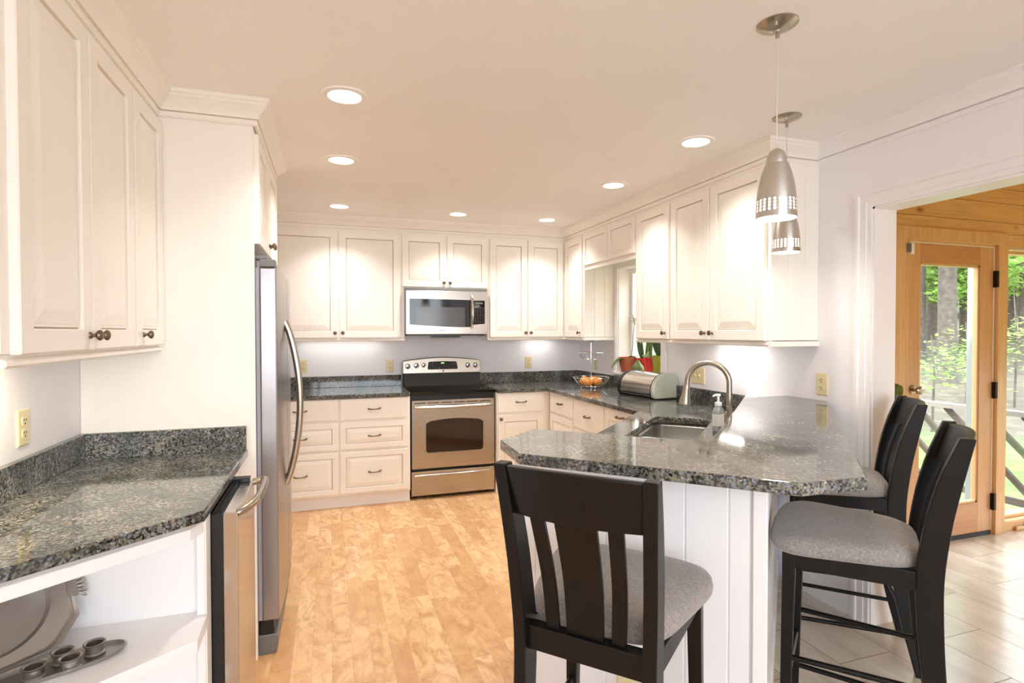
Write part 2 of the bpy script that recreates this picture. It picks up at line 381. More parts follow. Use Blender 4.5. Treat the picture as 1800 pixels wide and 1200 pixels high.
# crown mouldings. profile: offset from the face, height
ZK = 2.316
def crown(name, path, z0=ZK, mat='cabinet_paint'):
    prof = [(0.0, z0-0.024), (0.010, z0-0.024), (0.014, z0-0.018), (0.014, z0-0.003), (0.003, z0-0.0025), (0.003, z0+0.0015), (0.020, z0+0.002), (0.020, z0+0.004), (0.024, z0+0.014), (0.036, z0+0.030), (0.052, z0+0.042), (0.060, z0+0.050), (0.060, z0+0.058), (0.068, z0+0.062), (0.068, ZC), (0.0, ZC)]
    return struct(MB().sweep(prof, path).build(name, mat, smooth=True, angle=28))
XU_L, XU_R, YU_B = -0.661, 2.151, 4.894       # face frames of the wall cabinets
YP = 2.588; XP = -0.306; YFC1 = 3.48          # fridge panel and end of the cabinet over the fridge
crown('trim_2', [(XL, YFC1), (XP+0.004, YFC1), (XP+0.004, YP), (XU_L, YP), (XU_L, 1.43), (XL, 1.43)])
YE_R = 2.285                                   # near end of the right wall cabinets
crown('trim_3', [(XR, YE_R), (XU_R, YE_R), (XU_R, YU_B), (XL, YU_B)])
crown('trim_4', [(XR, YF), (XR, YE_R)], ZK+0.004, 'trim_paint')
# baseboards
bprof = [(0, 0), (0.014, 0), (0.014, 0.085), (0.009, 0.1), (0.004, 0.11), (0, 0.11)]
struct(MB().sweep(bprof, [(XR, PY1+0.072), (XR, 2.46)]).build('baseboard_right', 'trim_paint'))

# ------------------------------------------------------------------ cabinets
def door_mesh(x0, x1, z0, z1, fw=0.055, ft=None, y=0.0):
    """raised-panel front seen from -y; front face at y-0.02"""
    ft = ft or fw
    f = y-0.020
    prof = [(0, y), (0, f+0.003), (0.003, f), (1.0, f), (1.05, f+0.002), (1.06, f+0.013), (1.13, f+0.013), (1.14, f+0.009), (1.26, f+0.0085), (1.30, f+0.007), (1.85, f+0.0015), (1.95, f+0.001)]
    mb = MB(); rings = []
    for o, yy in prof:
        if o < 0.5: a = b = o
        else: a = fw*o; b = ft+fw*(o-1)
        rings.append([(x0+a, yy, z0+a), (x1-a, yy, z0+a), (x1-a, yy, z1-b), (x0+a, yy, z1-b)])
    mb.loft(rings)
    n0 = len(rings[0])
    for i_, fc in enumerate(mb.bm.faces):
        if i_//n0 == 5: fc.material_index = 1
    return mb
def slab_mesh(x0, x1, z0, z1, y=0.0):
    mb = MB(); f = y-0.02
    mb.loft([[(x0+o, yy, z0+o), (x1-o, yy, z0+o), (x1-o, yy, z1-o), (x0+o, yy, z1-o)] for o, yy in ((0, y), (0, f+0.004), (0.004, f), (0.008, f))]); return mb
def knob(parent, x, z, y=-0.02):
    mb = MB(Matrix.Translation((x, y, z)) @ Matrix.Rotation(PI/2, 4, 'X'))
    mb.lathe([(0.0, 0), (0.010, 0), (0.009, 0.004), (0.005, 0.008), (0.005, 0.014), (0.012, 0.018), (0.0155, 0.023), (0.014, 0.028), (0.008, 0.0315), (0.0, 0.032)], 16)
    return mb.build('knob', 'pewter_hardware', parent, smooth=True)
def pull(parent, x, z, y=-0.02, L=0.095):
    mb = MB(); P = []
    for k in range(13):
        a = k/12; P.append((x-L/2+L*a, y-0.006-0.02*math.sin(PI*a)**0.4 if 0 < k < 12 else y+0.001, z-0.002+0.004*abs(2*a-1)**2+0.003*(a-0.5)))
    mb.tube(P, [0.0075-0.003*math.sin(PI*k/12) for k in range(13)], 8)
    return mb.build('pull', 'pewter_hardware', parent, smooth=True)
def cabinet(name, label, loc, rz, wd, z0, z1, dep, fronts, kind='upper', endpanel=0, toe=True, group=None, base=True):
    cat = 'cabinet'
    c = thing(name, label, cat, (loc[0], loc[1], 0), rz, group)
    if base:
        mb = MB()
        if kind == 'base':
            mb.box(0, wd, 0, dep, 0.10, z1); mb.box(0, wd, 0.05, dep, 0.0, 0.10)
        else: mb.box(0, wd, 0, dep, z0, z1)
        mb.build('carcass', 'cabinet_paint', c)
        if kind == 'base':
            MB().extrude([(0.05, 0.0), (0.036, 0.0), (0.036, 0.085), (0.042, 0.095), (0.05, 0.1)], lambda u, v, a: (a, u, v), 0, wd).build('toe_kick', 'trim_paint', c)
    if kind == 'upper':
        a = -0.0 if endpanel else 0.0
        prof = [(0.004, z0-0.002), (0.004, z0-0.010), (-0.004, z0-0.012), (-0.010, z0-0.018), (-0.010, z0-0.026), (-0.004, z0-0.032), (0.018, z0-0.032), (0.018, z0-0.002)]
        MB().extrude(prof, lambda u, v, s: (s, u, v), 0, wd).build('light_rail', 'cabinet_paint', c)
    for f in fronts:
        k = f[0]; x0, x1, a, b = f[1:5]; opt = f[5] if len(f) > 5 else {}
        if k == 'slab': d = slab_mesh(x0, x1, a, b).build('drawer', 'cabinet_paint', c)
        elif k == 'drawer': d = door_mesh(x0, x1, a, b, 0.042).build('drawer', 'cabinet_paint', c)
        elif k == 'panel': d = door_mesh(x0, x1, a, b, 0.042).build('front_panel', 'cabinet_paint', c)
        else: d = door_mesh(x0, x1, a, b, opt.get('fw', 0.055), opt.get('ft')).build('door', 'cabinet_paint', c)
        if 'knob' in opt: knob(d, *opt['knob'])
        if 'pull' in opt: pull(d, *opt['pull'])
    return c
ZB, ZT = 1.369, 2.269        # wall cabinet doors
UB = 1.372                   # underside of wall cabinet boxes
UT = ZK-0.002
KZ = 1.41
# left wall (front looks +X): local x -> +Y
def left_cab(y0, y1, fronts, label, **k): return cabinet('wall_cabinet', label, (XU_L, y0), PI/2, y1-y0, UB, UT, XU_L-XL-0.001, fronts, **k)
left_cab(1.445, 2.242, [('door', 0.036, 0.418, ZB, ZT, dict(knob=(0.40, KZ))), ('door', 0.426, 0.790, ZB, ZT, dict(knob=(0.452, KZ)))], 'white two-door wall cabinet above the open end shelf')
left_cab(2.243, YP-0.001, [('door', 0.006, 0.338, ZB, ZT, dict(knob=(0.072, KZ)))], 'single-door white wall cabinet tight against the refrigerator side panel')
# back wall (front looks -Y)
def back_cab(x0, x1, fronts, label, z0=UB, **k): return cabinet('wall_cabinet', label, (x0, YU_B), 0, x1-x0, z0, UT, YB-YU_B-0.001, fronts, **k)
back_cab(-0.62, 0.620, [('door', 0.13, 0.682, ZB, ZT, dict(knob=(0.66, KZ))), ('door', 0.695, 1.203, ZB, ZT, dict(knob=(0.722, KZ)))], 'wide white two-door wall cabinet between refrigerator and microwave')
back_cab(0.6205, 1.3735, [('door', -0.02, 0.368, 1.815, ZT, dict(knob=(0.345, 1.855))), ('door', 0.377, 0.757, 1.815, ZT, dict(knob=(0.40, 1.855)))], 'short white two-door cabinet directly above the microwave', z0=1.806, kind='over')
back_cab(1.374, 2.150, [('door', 0.022, 0.386, ZB, ZT, dict(knob=(0.364, KZ))), ('door', 0.394, 0.752, ZB, ZT, dict(knob=(0.416, KZ)))], 'white two-door wall cabinet between microwave and back corner')
# right wall (front looks -X): local x -> -Y
def right_cab(y1, y0, fronts, label, z0=UB, **k): return cabinet('wall_cabinet', label, (XU_R, y1), -PI/2, y1-y0, z0, UT, XR-XU_R-0.001, fronts, **k)
YV0, YV1 = 3.578, 4.470
c = right_cab(YU_B, YV1, [('door', 0.035, 0.408, ZB, ZT, dict(knob=(0.375, KZ)))], 'narrow white wall cabinet in the corner left of the sink window')
def bead_panel(name, parent, w0, w1, z0, z1, y, step, mat='cabinet_paint', xf=None, first=None):
    """grooved boards on plane y (front towards -y) from x=w0..w1"""
    mb = MB(xf); xs = w0; prof = [(w0, 0.0)]
    k = 1; o_ = (first-step) if first else 0.0
    while w0+o_+k*step < w1-0.01:
        g = w0+o_+k*step; prof += [(g-0.004, 0), (g-0.002, 0.004), (g+0.002, 0.004), (g+0.004, 0)]; k += 1
    prof.append((w1, 0.0)); rings = [[(x, y+d, z0) for x, d in prof]+[(w1, y+0.008, z0), (w0, y+0.008, z0)], [(x, y+d, z1) for x, d in prof]+[(w1, y+0.008, z1), (w0, y+0.008, z1)]]
    return mb.loft(rings).build(name, mat, parent)
# beaded end panels on the sides that face the window / the dining side (both lie in planes of constant Y, facing -Y)
bead_panel('end_panel', c, 0.0, XR-XU_R-0.001, UB, UT, -0.008, 0.098, xf=Matrix.Rotation(PI/2, 4, 'Z') @ Matrix.Translation((0, -(YU_B-YV1), 0)))
MB().box(YU_B-YV1, YU_B-YV1+0.016, 0.0, XR-XU_R-0.002, UB-0.03, UB-0.004).build('light_rail', 'cabinet_paint', c)
v = thing('valance', 'white valance with two false panels spanning above the sink window', 'valance', (XU_R, YV1-0.001, 0), -PI/2)
MB().box(0, YV1-YV0-0.002, 0, 0.02, 1.962, UT).build('board', 'cabinet_paint', v)
MB().box(0, YV1-YV0-0.002, 0.02, XR-XU_R-0.03, UT-0.03, UT).build('top_board', 'cabinet_paint', v)
door_mesh(0.012, 0.452, 2.0, ZT, 0.04).build('false_panel', 'cabinet_paint', v); door_mesh(0.466, 0.876, 2.0, ZT, 0.04).build('false_panel', 'cabinet_paint', v)
right_cab(YV0, 3.146, [('door', 0.012, 0.420, ZB, ZT, dict(knob=(0.385, KZ)))], 'single-door white wall cabinet just right of the sink window')
c = right_cab(3.145, YE_R, [('door', 0.012, 0.398, ZB, ZT, dict(knob=(0.365, KZ))), ('door', 0.408, 0.842, ZB, ZT, dict(knob=(0.436, KZ)))], 'white two-door wall cabinet beside the hanging pendant lamps')
bead_panel('end_panel', c, 0.0, XR-XU_R-0.001, UB, UT, -0.008, 0.11, xf=Matrix.Rotation(PI/2, 4, 'Z') @ Matrix.Translation((0, -(3.145-YE_R), 0)))
MB().box(3.145-YE_R, 3.145-YE_R+0.02, -0.01, XR-XU_R-0.002, UB-0.032, UB-0.006).build('light_rail', 'cabinet_paint', c)
# cabinet over the refrigerator (front looks +X)
cabinet('wall_cabinet', 'white two-door cabinet above the refrigerator', (XP, YP+0.02), PI/2, YFC1-YP-0.02, 1.80, UT, XP-XL-0.002,
        [('door', 0.004, 0.424, 1.80, ZT, dict(knob=(0.400, 1.85))), ('door', 0.432, 0.86, 1.80, ZT, dict(knob=(0.456, 1.85)))], kind='over')
tag(MB().box(XL+0.001, XP, YP, YP+0.019, 0.0, UT).build('side_panel', 'cabinet_paint', bevel=0.001), 'tall plain white end panel between left counter and refrigerator', 'panel')
# base cabinets, back wall
DT = 0.882
YBF, XBF = 4.625, 1.883
def bcab(x0, x1, fronts, label): return cabinet('base_cabinet', label, (x0, YBF), 0, x1-x0, 0, CT-CTH-0.001, YB-YBF-0.001, fronts, kind='base')
def stack(a, b): m = (a+b)/2; return [('slab', a, b, 0.712, DT, dict(pull=(m, 0.795))), ('drawer', a, b, 0.475, 0.690, dict(pull=(m, 0.577))), ('drawer', a, b, 0.118, 0.453, dict(pull=(m, 0.284)))]
bcab(-0.62, 0.0615, stack(0.11, 0.675), 'white three-drawer base cabinet nearest the refrigerator')
bcab(0.062, 0.628, stack(0.008, 0.546), 'white three-drawer base cabinet touching the left side of the range')
bcab(1.3835, 1.88, [('slab', 0.008, 0.432, 0.708, DT, dict(pull=(0.22, 0.80))), ('door', 0.008, 0.432, 0.118, 0.684, dict(knob=(0.03, 0.655)))], 'white base cabinet with one drawer and one door right of the range')
def rcab(y1, y0, fronts, label): return cabinet('base_cabinet', label, (XBF, y1), -PI/2, y1-y0, 0, CT-CTH-0.001, XR-XBF-0.001, fronts, kind='base')
rcab(4.624, 4.080, [('slab', 0.05, 0.534, 0.712, DT, dict(pull=(0.29, 0.80))), ('door', 0.05, 0.534, 0.118, 0.69)], 'white drawer-over-door base cabinet nearest the back corner on the window side')
rcab(4.079, 3.548, [('slab', 0.011, 0.522, 0.655, DT, dict(pull=(0.27, 0.765))), ('door', 0.011, 0.522, 0.118, 0.632)], 'white drawer-over-door base cabinet below the bread box')
rcab(3.547, 3.06, [('door', 0.012, 0.47, 0.118, DT, dict(fw=0.05, ft=0.085, pull=(0.24, 0.835)))], 'white pull-out base cabinet beside the sink corner')
tag(MB().prism([(0.775, 1.927), (1.187, 1.515), (2.44, 2.768), (2.44, 3.04), (1.885, 3.04)], 0.1, 0.69).build('sink_cabinet', 'cabinet_paint'), 'white angled base cabinet below the double sink', 'cabinet')

# ------------------------------------------------------------------ countertops
def counter(name, label, pts, holes=(), splashes=()):
    c = thing(name, label, 'countertop', (pts[0][0], pts[0][1], 0)); ox, oy = pts[0]
    T = Matrix.Translation((-ox, -oy, 0))
    mb = MB(T); mb.holed(pts, list(holes), CT-CTH, CT) if holes else mb.prism(pts, CT-CTH, CT)
    mb.build('slab', 'granite', c, bevel=0.004)
    for (a, b, nx, ny) in splashes:
        q = [a, b, (b[0]+nx*0.022, b[1]+ny*0.022), (a[0]+nx*0.022, a[1]+ny*0.022)]
        MB(T).prism(q, CT, CT+0.102).build('backsplash', 'granite', c, bevel=0.002)
    return c
counter('countertop', 'granite countertop with clipped corner at the left wall', [(XL+0.001, YP-0.001), (XL+0.001, 1.20), (-0.666, 1.439), (-0.337, 1.733), (-0.337, YP-0.001)],
        splashes=[((XL+0.001, YP-0.001), (XL+0.001, 1.21), 1, 0), ((XL+0.023, YP-0.001), (-0.341, YP-0.001), 0, -1)])
counter('countertop', 'granite countertop between refrigerator and range', [(-0.62, YB-0.001), (-0.62, 4.590), (0.628, 4.590), (0.628, YB-0.001)], splashes=[((-0.62, YB-0.001), (0.628, YB-0.001), 0, -1)])
# sink hole in peninsula axes: s along (1,1), t = X-Y
def st(s, t_): return ((s+t_)/2, (s-t_)/2)        # s = X+Y, t = X-Y
def st_rrect(s0, s1, t0, t1, r, n=6): return [st(a, b) for a, b in rrect(s0, s1, t0, t1, r*1.414, n)]
SK = (3.56, 4.66, -1.0, -0.55)
main = [(1.3835, YB-0.001), (1.3835, 4.578), (1.836, 4.578), (1.836, 3.036), st(2.695, -1.2), st(2.695, -0.337), (XR-0.001, XR-0.001+0.337), (XR-0.001, YB-0.001)]
counter('countertop', 'L-shaped granite countertop from range round to the sink peninsula', main, holes=[st_rrect(*SK, 0.05)],
        splashes=[((1.3835, YB-0.001), (XR-0.023, YB-0.001), 0, -1), ((XR-0.001, YB-0.001), (XR-0.001, XR+0.336), -1, 0)])
# ------------------------------------------------------------------ breakfast bar
KN, KR = 2.42, -0.098            # outer faces of the half wall: X+Y = KN, X-Y = KR
IN, IR = 2.685, -0.345           # inner faces
b = thing('peninsula', 'white beadboard peninsula carrying the raised granite bar', 'peninsula', (st(KN, KR)[0], st(KN, KR)[1], 0))
ox, oy = st(KN, KR); T = Matrix.Translation((-ox, -oy, 0))
KT = BT-0.034
MB(T).prism([st(KN, -1.2), st(KN, KR), (XR-0.001, XR-0.001-KR), (XR-0.001, XR-0.001-IR), st(IN, IR), st(IN, -1.2)], 0, KT).build('core', 'bead_paint', b)
# near face looks (-1,-1); local x runs along (1,-1)/sqrt2
Ln = (KR+1.2)*S2
bead_panel('front_panel', b, 0.0, Ln-0.03, 0.10, KT, -0.009, 0.1225, 'bead_paint', Matrix.Translation((st(KN, -1.2)[0]-ox, st(KN, -1.2)[1]-oy, 0)) @ Matrix.Rotation(-PI/4, 4, 'Z'), 0.080)
MB(Matrix.Translation((st(KN, -1.2)[0]-ox, st(KN, -1.2)[1]-oy, 0)) @ Matrix.Rotation(-PI/4, 4, 'Z')).extrude([(-0.001, 0), (-0.018, 0), (-0.018, 0.09), (-0.010, 0.105), (-0.001, 0.105)], lambda u, v, a: (a, u, v), 0, Ln-0.02).build('baseboard', 'trim_paint', b)
# right face looks (1,-1); local x runs along (1,1)/sqrt2
Mr = Matrix.Translation((0, 0, 0)) @ Matrix.Rotation(PI/4, 4, 'Z')
Lr = (XR-ox)/S2
bead_panel('side_panel', b, 0.10, Lr-0.03, 0.10, KT, -0.009, 0.1235, 'bead_paint', Mr)
MB(Mr).extrude([(-0.001, 0), (-0.018, 0), (-0.018, 0.09), (-0.010, 0.105), (-0.001, 0.105)], lambda u, v, a: (a, u, v), 0.02, Lr-0.03).build('baseboard', 'trim_paint', b)
# fluted corner post wrapping the corner
fl = []
for k in range(41):
    u = k/40*0.075; d = 0.016+(0.006*abs(math.sin(PI*(u-0.012)/0.017)) - 0.006 if 0.012 < u < 0.063 else 0)
    fl.append((u, -d))
MB(Mr).loft([[(u-0.012, d-0.0, z) for u, d in fl]+[(0.063, 0.0, z), (-0.012, 0.0, z)] for z in (0, KT)]).build('corner_trim', 'trim_paint', b)
MB(Matrix.Rotation(-PI/4, 4, 'Z')).box(-0.022, 0.016, -0.014, 0.0, 0, KT).build('corner_trim', 'trim_paint', b, bevel=0.003)
# bar top
barp = [(0.723, 1.936), (0.540, 1.767), (0.531, 1.551), (1.068, 1.030), (1.267, 1.020), (XR-0.001, XR-0.245), (XR-0.001, 2.480), (2.165, 2.480), st(2.690, -0.333)]
tag(MB(Matrix.Translation((-1.2, -1.2, 0))).prism(barp, BT-0.033, BT).build('breakfast_bar', 'granite', bevel=0.004, loc=(1.2, 1.2, 0)), 'raised granite breakfast bar with clipped corners on the beadboard peninsula', 'bar counter')

# ------------------------------------------------------------------ outlets and switches
def outlet(loc, rz, label, gang=1, kind='outlet', mat='ivory_plastic'):
    o = thing('power_outlet' if kind == 'outlet' else 'light_switch', label, 'outlet' if kind == 'outlet' else 'switch', loc, rz)
    w2 = 0.036*gang+(0.004 if gang > 1 else 0)
    slab = MB(Matrix.Translation((0, 0, 0))); 
    slab.loft([[(-w2+i, y, -0.058+i), (w2-i, y, -0.058+i), (w2-i, y, 0.058-i), (-w2+i, y, 0.058-i)] for i, y in ((0, 0), (0, -0.003), (0.004, -0.006))])
    slab.build('cover_plate', mat, o)
    for g in range(gang):
        gx = (g-(gang-1)/2)*0.046
        if kind == 'outlet':
            for dz in (0.02, -0.02):
                r = MB(Matrix.Translation((gx, 0, dz))).extrude(rrect(-0.0165, 0.0165, -0.014, 0.014, 0.008, 4), lambda u, v, a: (u, a, v), -0.0055, -0.0085).build('receptacle', mat, o)
                m = MB(Matrix.Translation((gx, 0, dz))); m.box(-0.0075, -0.0045, -0.0092, -0.0084, 0.0, 0.009); m.box(0.0045, 0.0075, -0.0092, -0.0084, 0.001, 0.008)
                m.extrude([(0.003*math.cos(a), -0.007+0.003*math.sin(a)) for a in (2*PI*k/8 for k in range(8))], lambda u, v, a: (u, a, v), -0.0084, -0.0092)
                m.build('slots', 'slot_dark', r)
        else:
            MB(Matrix.Translation((gx, 0, 0))).loft([[(-0.006, -0.0055, -0.012), (0.006, -0.0055, -0.012), (0.006, -0.0055, 0.012), (-0.006, -0.0055, 0.012)], [(-0.0045, -0.015, 0.002), (0.0045, -0.015, 0.002), (0.0045, -0.015, 0.009), (-0.0045, -0.015, 0.009)]]).build('toggle', mat, o)
    return o
outlet((XL, 2.156, 1.115), PI/2, 'ivory outlet on the left wall above the clipped-corner counter')
outlet((-0.231, YB, 1.113), 0, 'ivory outlet on the back wall seen past the refrigerator handle')
outlet((0.525, YB, 1.106), 0, 'ivory outlet on the back wall just left of the range')
outlet((1.897, YB, 1.111), 0, 'ivory outlet on the back wall right of the range')
outlet((XR, 4.85, 1.100), -PI/2, 'ivory outlet on the window wall behind the wire fruit basket')
outlet((XR, 3.28, 1.108), -PI/2, 'wide ivory two-gang switch plate behind the faucet arch', 2, 'switch')
outlet((XR, 2.247, 1.140), -PI/2, 'ivory outlet on the right wall just above the bar top')
p = st(KN, 0); outlet((0.893-0.009*S2, KN-0.893-0.009*S2, 0.275), -PI/4, 'ivory outlet low on the beadboard behind the front bar stool')

# ------------------------------------------------------------------ range
def make_range():
    r = thing('range', 'stainless steel electric range with black glass cooktop', 'range', (0.636, 4.658, 0)); W = 0.739; D = YB-0.004-4.658
    MB().box(0.004, W-0.004, 0.03, D, 0.02, 0.885).build('body', 'black_plastic', r)
    for x in (0.05, W-0.05):
        for y in (0.08, D-0.06): MB().lathe([(0.018, 0), (0.018, 0.02)], 10, (x, y, 0), True, True).build('foot', 'black_plastic', r)
    MB().prism(rrect(-0.006, W+0.006, -0.004, 0.50, 0.012, 3), 0.882, 0.914).build('cooktop', 'black_glass', r, bevel=0.005)
    # oven door with arched window hole
    x0, x1, z0, z1 = 0.012, W-0.004, 0.258, 0.838
    wx0, wx1, wz0, wz1 = 0.131, 0.632, 0.391, 0.655
    win = [(wx0+0.02, wz0), (wx1-0.02, wz0), (wx1-0.006, wz0+0.006), (wx1, wz0+0.02), (wx1, wz1-0.015)] + [(wx1-(wx1-wx0)*k/14, wz1+0.022*math.sin(PI*k/14)) for k in range(1, 14)] + [(wx0, wz1-0.015), (wx0, wz0+0.02), (wx0+0.006, wz0+0.006)]
    Ry = Matrix(((1, 0, 0, 0), (0, 0, -1, 0), (0, 1, 0, 0), (0, 0, 0, 1)))     # (x,z,depth) -> (x,-depth,z)
    dr = MB(Ry).holed([(x0, z0), (x1, z0), (x1, z1), (x0, z1)], [win], -0.028, 0.0).build('oven_door', 'steel_h', r, bevel=0.003)
    MB(Ry).holed([(x0+0.03, z0+0.03), (x1-0.03, z0+0.03), (x1-0.03, z1-0.03), (x0+0.03, z1-0.03)][::1], [], -0.027, -0.022).build('oven_window', 'oven_window_glass', dr)
    mb = MB(Ry)
    o2 = [(0.382+(x-0.382)*1.018, 0.53+(z-0.53)*1.03) for x, z in win]
    mb.holed(o2, [win], -0.002, 0.003); mb.build('window_trim', 'steel_h', dr)
    m = MB()
    for k in range(6): a = 0.03+k*0.114; m.box(a, a+0.098, -0.0015, 0.004, 0.812, 0.818)
    m.build('vent_slots', 'dark_gap', dr)
    P = [(x0+0.02+(x1-x0-0.04)*k/16, -0.012-0.028*math.sin(PI*k/16)**0.6, 0.782) for k in range(17)]
    MB().tube(P, [0.013]*17, 10).build('handle', 'steel_h', dr, smooth=True)
    dw = MB(Ry).prism([(x0-0.004, 0.03), (x1, 0.03), (x1, 0.236), (x0-0.004, 0.236)], -0.028, 0.0).build('storage_drawer', 'steel_h', r, bevel=0.003)
    P = [(x0+0.02+(x1-x0-0.05)*k/16, -0.004-0.018*math.sin(PI*k/16)**0.6, 0.203) for k in range(17)]
    MB().tube(P, [0.012]*17, 10).build('handle', 'steel_h', dw, smooth=True)
    # back riser and control panel
    MB().loft([[(0.004, 0.47, 0.91), (W-0.004, 0.47, 0.91), (W-0.004, D, 0.91), (0.004, D, 0.91)], [(0.004, 0.50, 1.035), (W-0.004, 0.50, 1.035), (W-0.004, D, 1.035), (0.004, D, 1.035)]]).build('riser', 'black_plastic', r, bevel=0.004)
    prof = [(-0.003, 1.028), (W+0.003, 1.028), (W+0.003, 1.15)] + [(W+0.003-(W+0.006)*k/16, 1.15+0.032*math.sin(PI*k/16)) for k in range(1, 16)] + [(-0.003, 1.15)]
    cp = MB(Ry).loft([[(x, z, -0.482-(z-1.03)*0.14) for x, z in prof], [(x, z, -0.545) for x, z in prof]]).build('control_panel', 'steel_h', r, bevel=0.008, seg=3)
    fy = lambda z: 0.482+(z-1.03)*0.14
    ds = [(0.233, 1.066), (0.512, 1.066), (0.516, 1.08), (0.506, 1.134), (0.498, 1.138)] + [(0.498-(0.498-0.247)*k/8, 1.138+0.004*math.sin(PI*k/8)) for k in range(1, 8)] + [(0.247, 1.138), (0.239, 1.134), (0.229, 1.08)]
    dp = MB().loft([[(x, fy(z)-0.003, z) for x, z in ds], [(x, fy(z)+0.001, z) for x, z in ds]]).build('display', 'black_glass', cp)
    m = MB()
    for k, wdg in enumerate((0.005, 0.010, 0.002, 0.010)): m.box(0.358+k*0.0075, 0.358+k*0.0075+0.005, fy(1.125)-0.0045, fy(1.125)-0.0025, 1.120, 1.130)
    m.build('clock_digits', 'clock_green', dp)
    m = MB()
    for i in range(2):
        for j in range(2): m.box(0.25+i*0.02, 0.262+i*0.02, fy(1.12-j*0.014)-0.0042, fy(1.12-j*0.014)-0.002, 1.118-j*0.014, 1.122-j*0.014); m.box(0.465+i*0.02, 0.477+i*0.02, fy(1.12-j*0.014)-0.0042, fy(1.12-j*0.014)-0.002, 1.118-j*0.014, 1.122-j*0.014)
    for i in range(9): m.box(0.245+i*0.03, 0.257+i*0.03, fy(1.076)-0.0042, fy(1.076)-0.002, 1.074, 1.078)
    m.build('key_marks', 'key_print', dp)
    MB(Matrix.Translation((0.376, fy(1.052)-0.001, 1.052)) @ Matrix.Rotation(PI/2, 4, 'X')).lathe([(0, 0.003), (0.008, 0.003), (0.010, 0.0), ], 16).build('emblem', 'chrome', cp, smooth=True)
    for i, (x, z, s) in enumerate(((0.046, 1.098, 1), (0.125, 1.104, 1), (0.193, 1.106, 0.82), (0.616, 1.100, 1), (0.692, 1.098, 1))):
        kb = MB(Matrix.Translation((x, fy(z)-0.001, z)) @ Matrix.Rotation(PI/2, 4, 'X')).lathe([(0, 0), (0.025*s, 0), (0.024*s, 0.006), (0.018*s, 0.010), (0.017*s, 0.022), (0.0, 0.024)], 18).build('knob', 'chrome', cp, smooth=True)
        MB(Matrix.Translation((x, fy(z)-0.022, z)) @ Matrix.Rotation(0.5, 4, 'Y')).box(-0.005*s, 0.005*s, -0.012, 0.0, -0.017*s, 0.017*s).build('grip', 'black_plastic', kb, bevel=0.002)
    m = MB()
    for x, z in ((0.088, 1.073), (0.655, 1.072)): m.box(x-0.003, x+0.003, fy(z)-0.002, fy(z), z-0.003, z+0.003)
    m.build('indicator_lights', 'black_plastic', cp)
make_range()
# ------------------------------------------------------------------ over-the-range microwave
def make_microwave():
    W, D, z0, z1 = 0.737, YB-0.003-4.83, 1.397, 1.782
    r = thing('microwave', 'stainless steel over-the-range microwave with black window', 'microwave', (0.622, 4.83, 0))
    MB().box(0.0, W, 0.012, D, z0, z1+0.02).build('body', 'grey_plastic', r)
    MB().prism([(0.02, 0.02), (W-0.02, 0.02), (W-0.02, D-0.02), (0.02, D-0.02)], z0-0.012, z0).build('base_vent', 'black_plastic', r)
    MB().loft([[(0.245, 0.02, z0-0.03), (0.48, 0.02, z0-0.03), (0.48, 0.12, z0-0.03), (0.245, 0.12, z0-0.03)], [(0.225, 0.02, z0-0.012), (0.50, 0.02, z0-0.012), (0.50, 0.14, z0-0.012), (0.225, 0.14, z0-0.012)]]).build('lamp_housing', 'black_plastic', r)
    Ry = Matrix(((1, 0, 0, 0), (0, 0, -1, 0), (0, 1, 0, 0), (0, 0, 0, 1)))
    win = [(0.033, 1.482)] + [(0.033+0.543*k/12, 1.482-0.022*math.sin(PI/2*k/12)) for k in range(1, 13)] + [(0.576, 1.70), (0.576, 1.703), (0.033, 1.708)]
    MB(Ry).prism([(0, z0), (W, z0), (W, z1), (0, z1)], -0.014, 0.0).build('front', 'steel_h', r, bevel=0.003)
    dr = MB(Ry).prism([(0.004, z0+0.004), (0.594, z0+0.004), (0.594, z1-0.004), (0.004, z1-0.004)], 0.0, 0.010).build('door', 'steel_h', r, bevel=0.002)
    MB(Ry).prism(win, 0.0095, 0.0125).build('door_window', 'black_glass', dr)
    wi = [(0.085, 1.478)] + [(0.085+0.44*k/8, 1.478-0.014*math.sin(PI/2*k/8)) for k in range(1, 9)] + [(0.525, 1.636), (0.085, 1.636)]
    MB(Ry).prism(wi, 0.0124, 0.0132).build('window_screen', 'grey_window', dr)
    P = [(0.586, -0.012-0.034*math.sin(PI*k/14)**0.7, 1.742-0.29*k/14) for k in range(15)]
    MB().tube(P, [0.012]*15, 10).build('handle', 'chrome', dr, smooth=True)
    pn = MB(Ry).prism([(0.604, 1.482), (0.71, 1.492), (0.71, 1.70), (0.604, 1.70)], 0.0, 0.003).build('control_panel', 'black_glass', r)
    m = MB()
    for i in range(4):
        for j in range(8): m.box(0.617+i*0.023, 0.629+i*0.023, -0.0045, -0.0025, 1.505+j*0.018, 1.509+j*0.018)
    m.build('key_marks', 'key_print', pn)
    MB().box(0.622, 0.692, -0.0045, -0.0025, 1.668, 1.684).build('display', 'display_grey', pn)
    m = MB()
    for k in range(8): m.box(0.288+k*0.007, 0.293+k*0.007, -0.0112, -0.0095, 1.427, 1.433)
    m.build('brand_mark', 'key_print', dr)
t = plain('grey_window', srgb(72, 70, 68), 0.12); t = plain('display_grey', srgb(96, 104, 96), 0.3)
make_microwave()
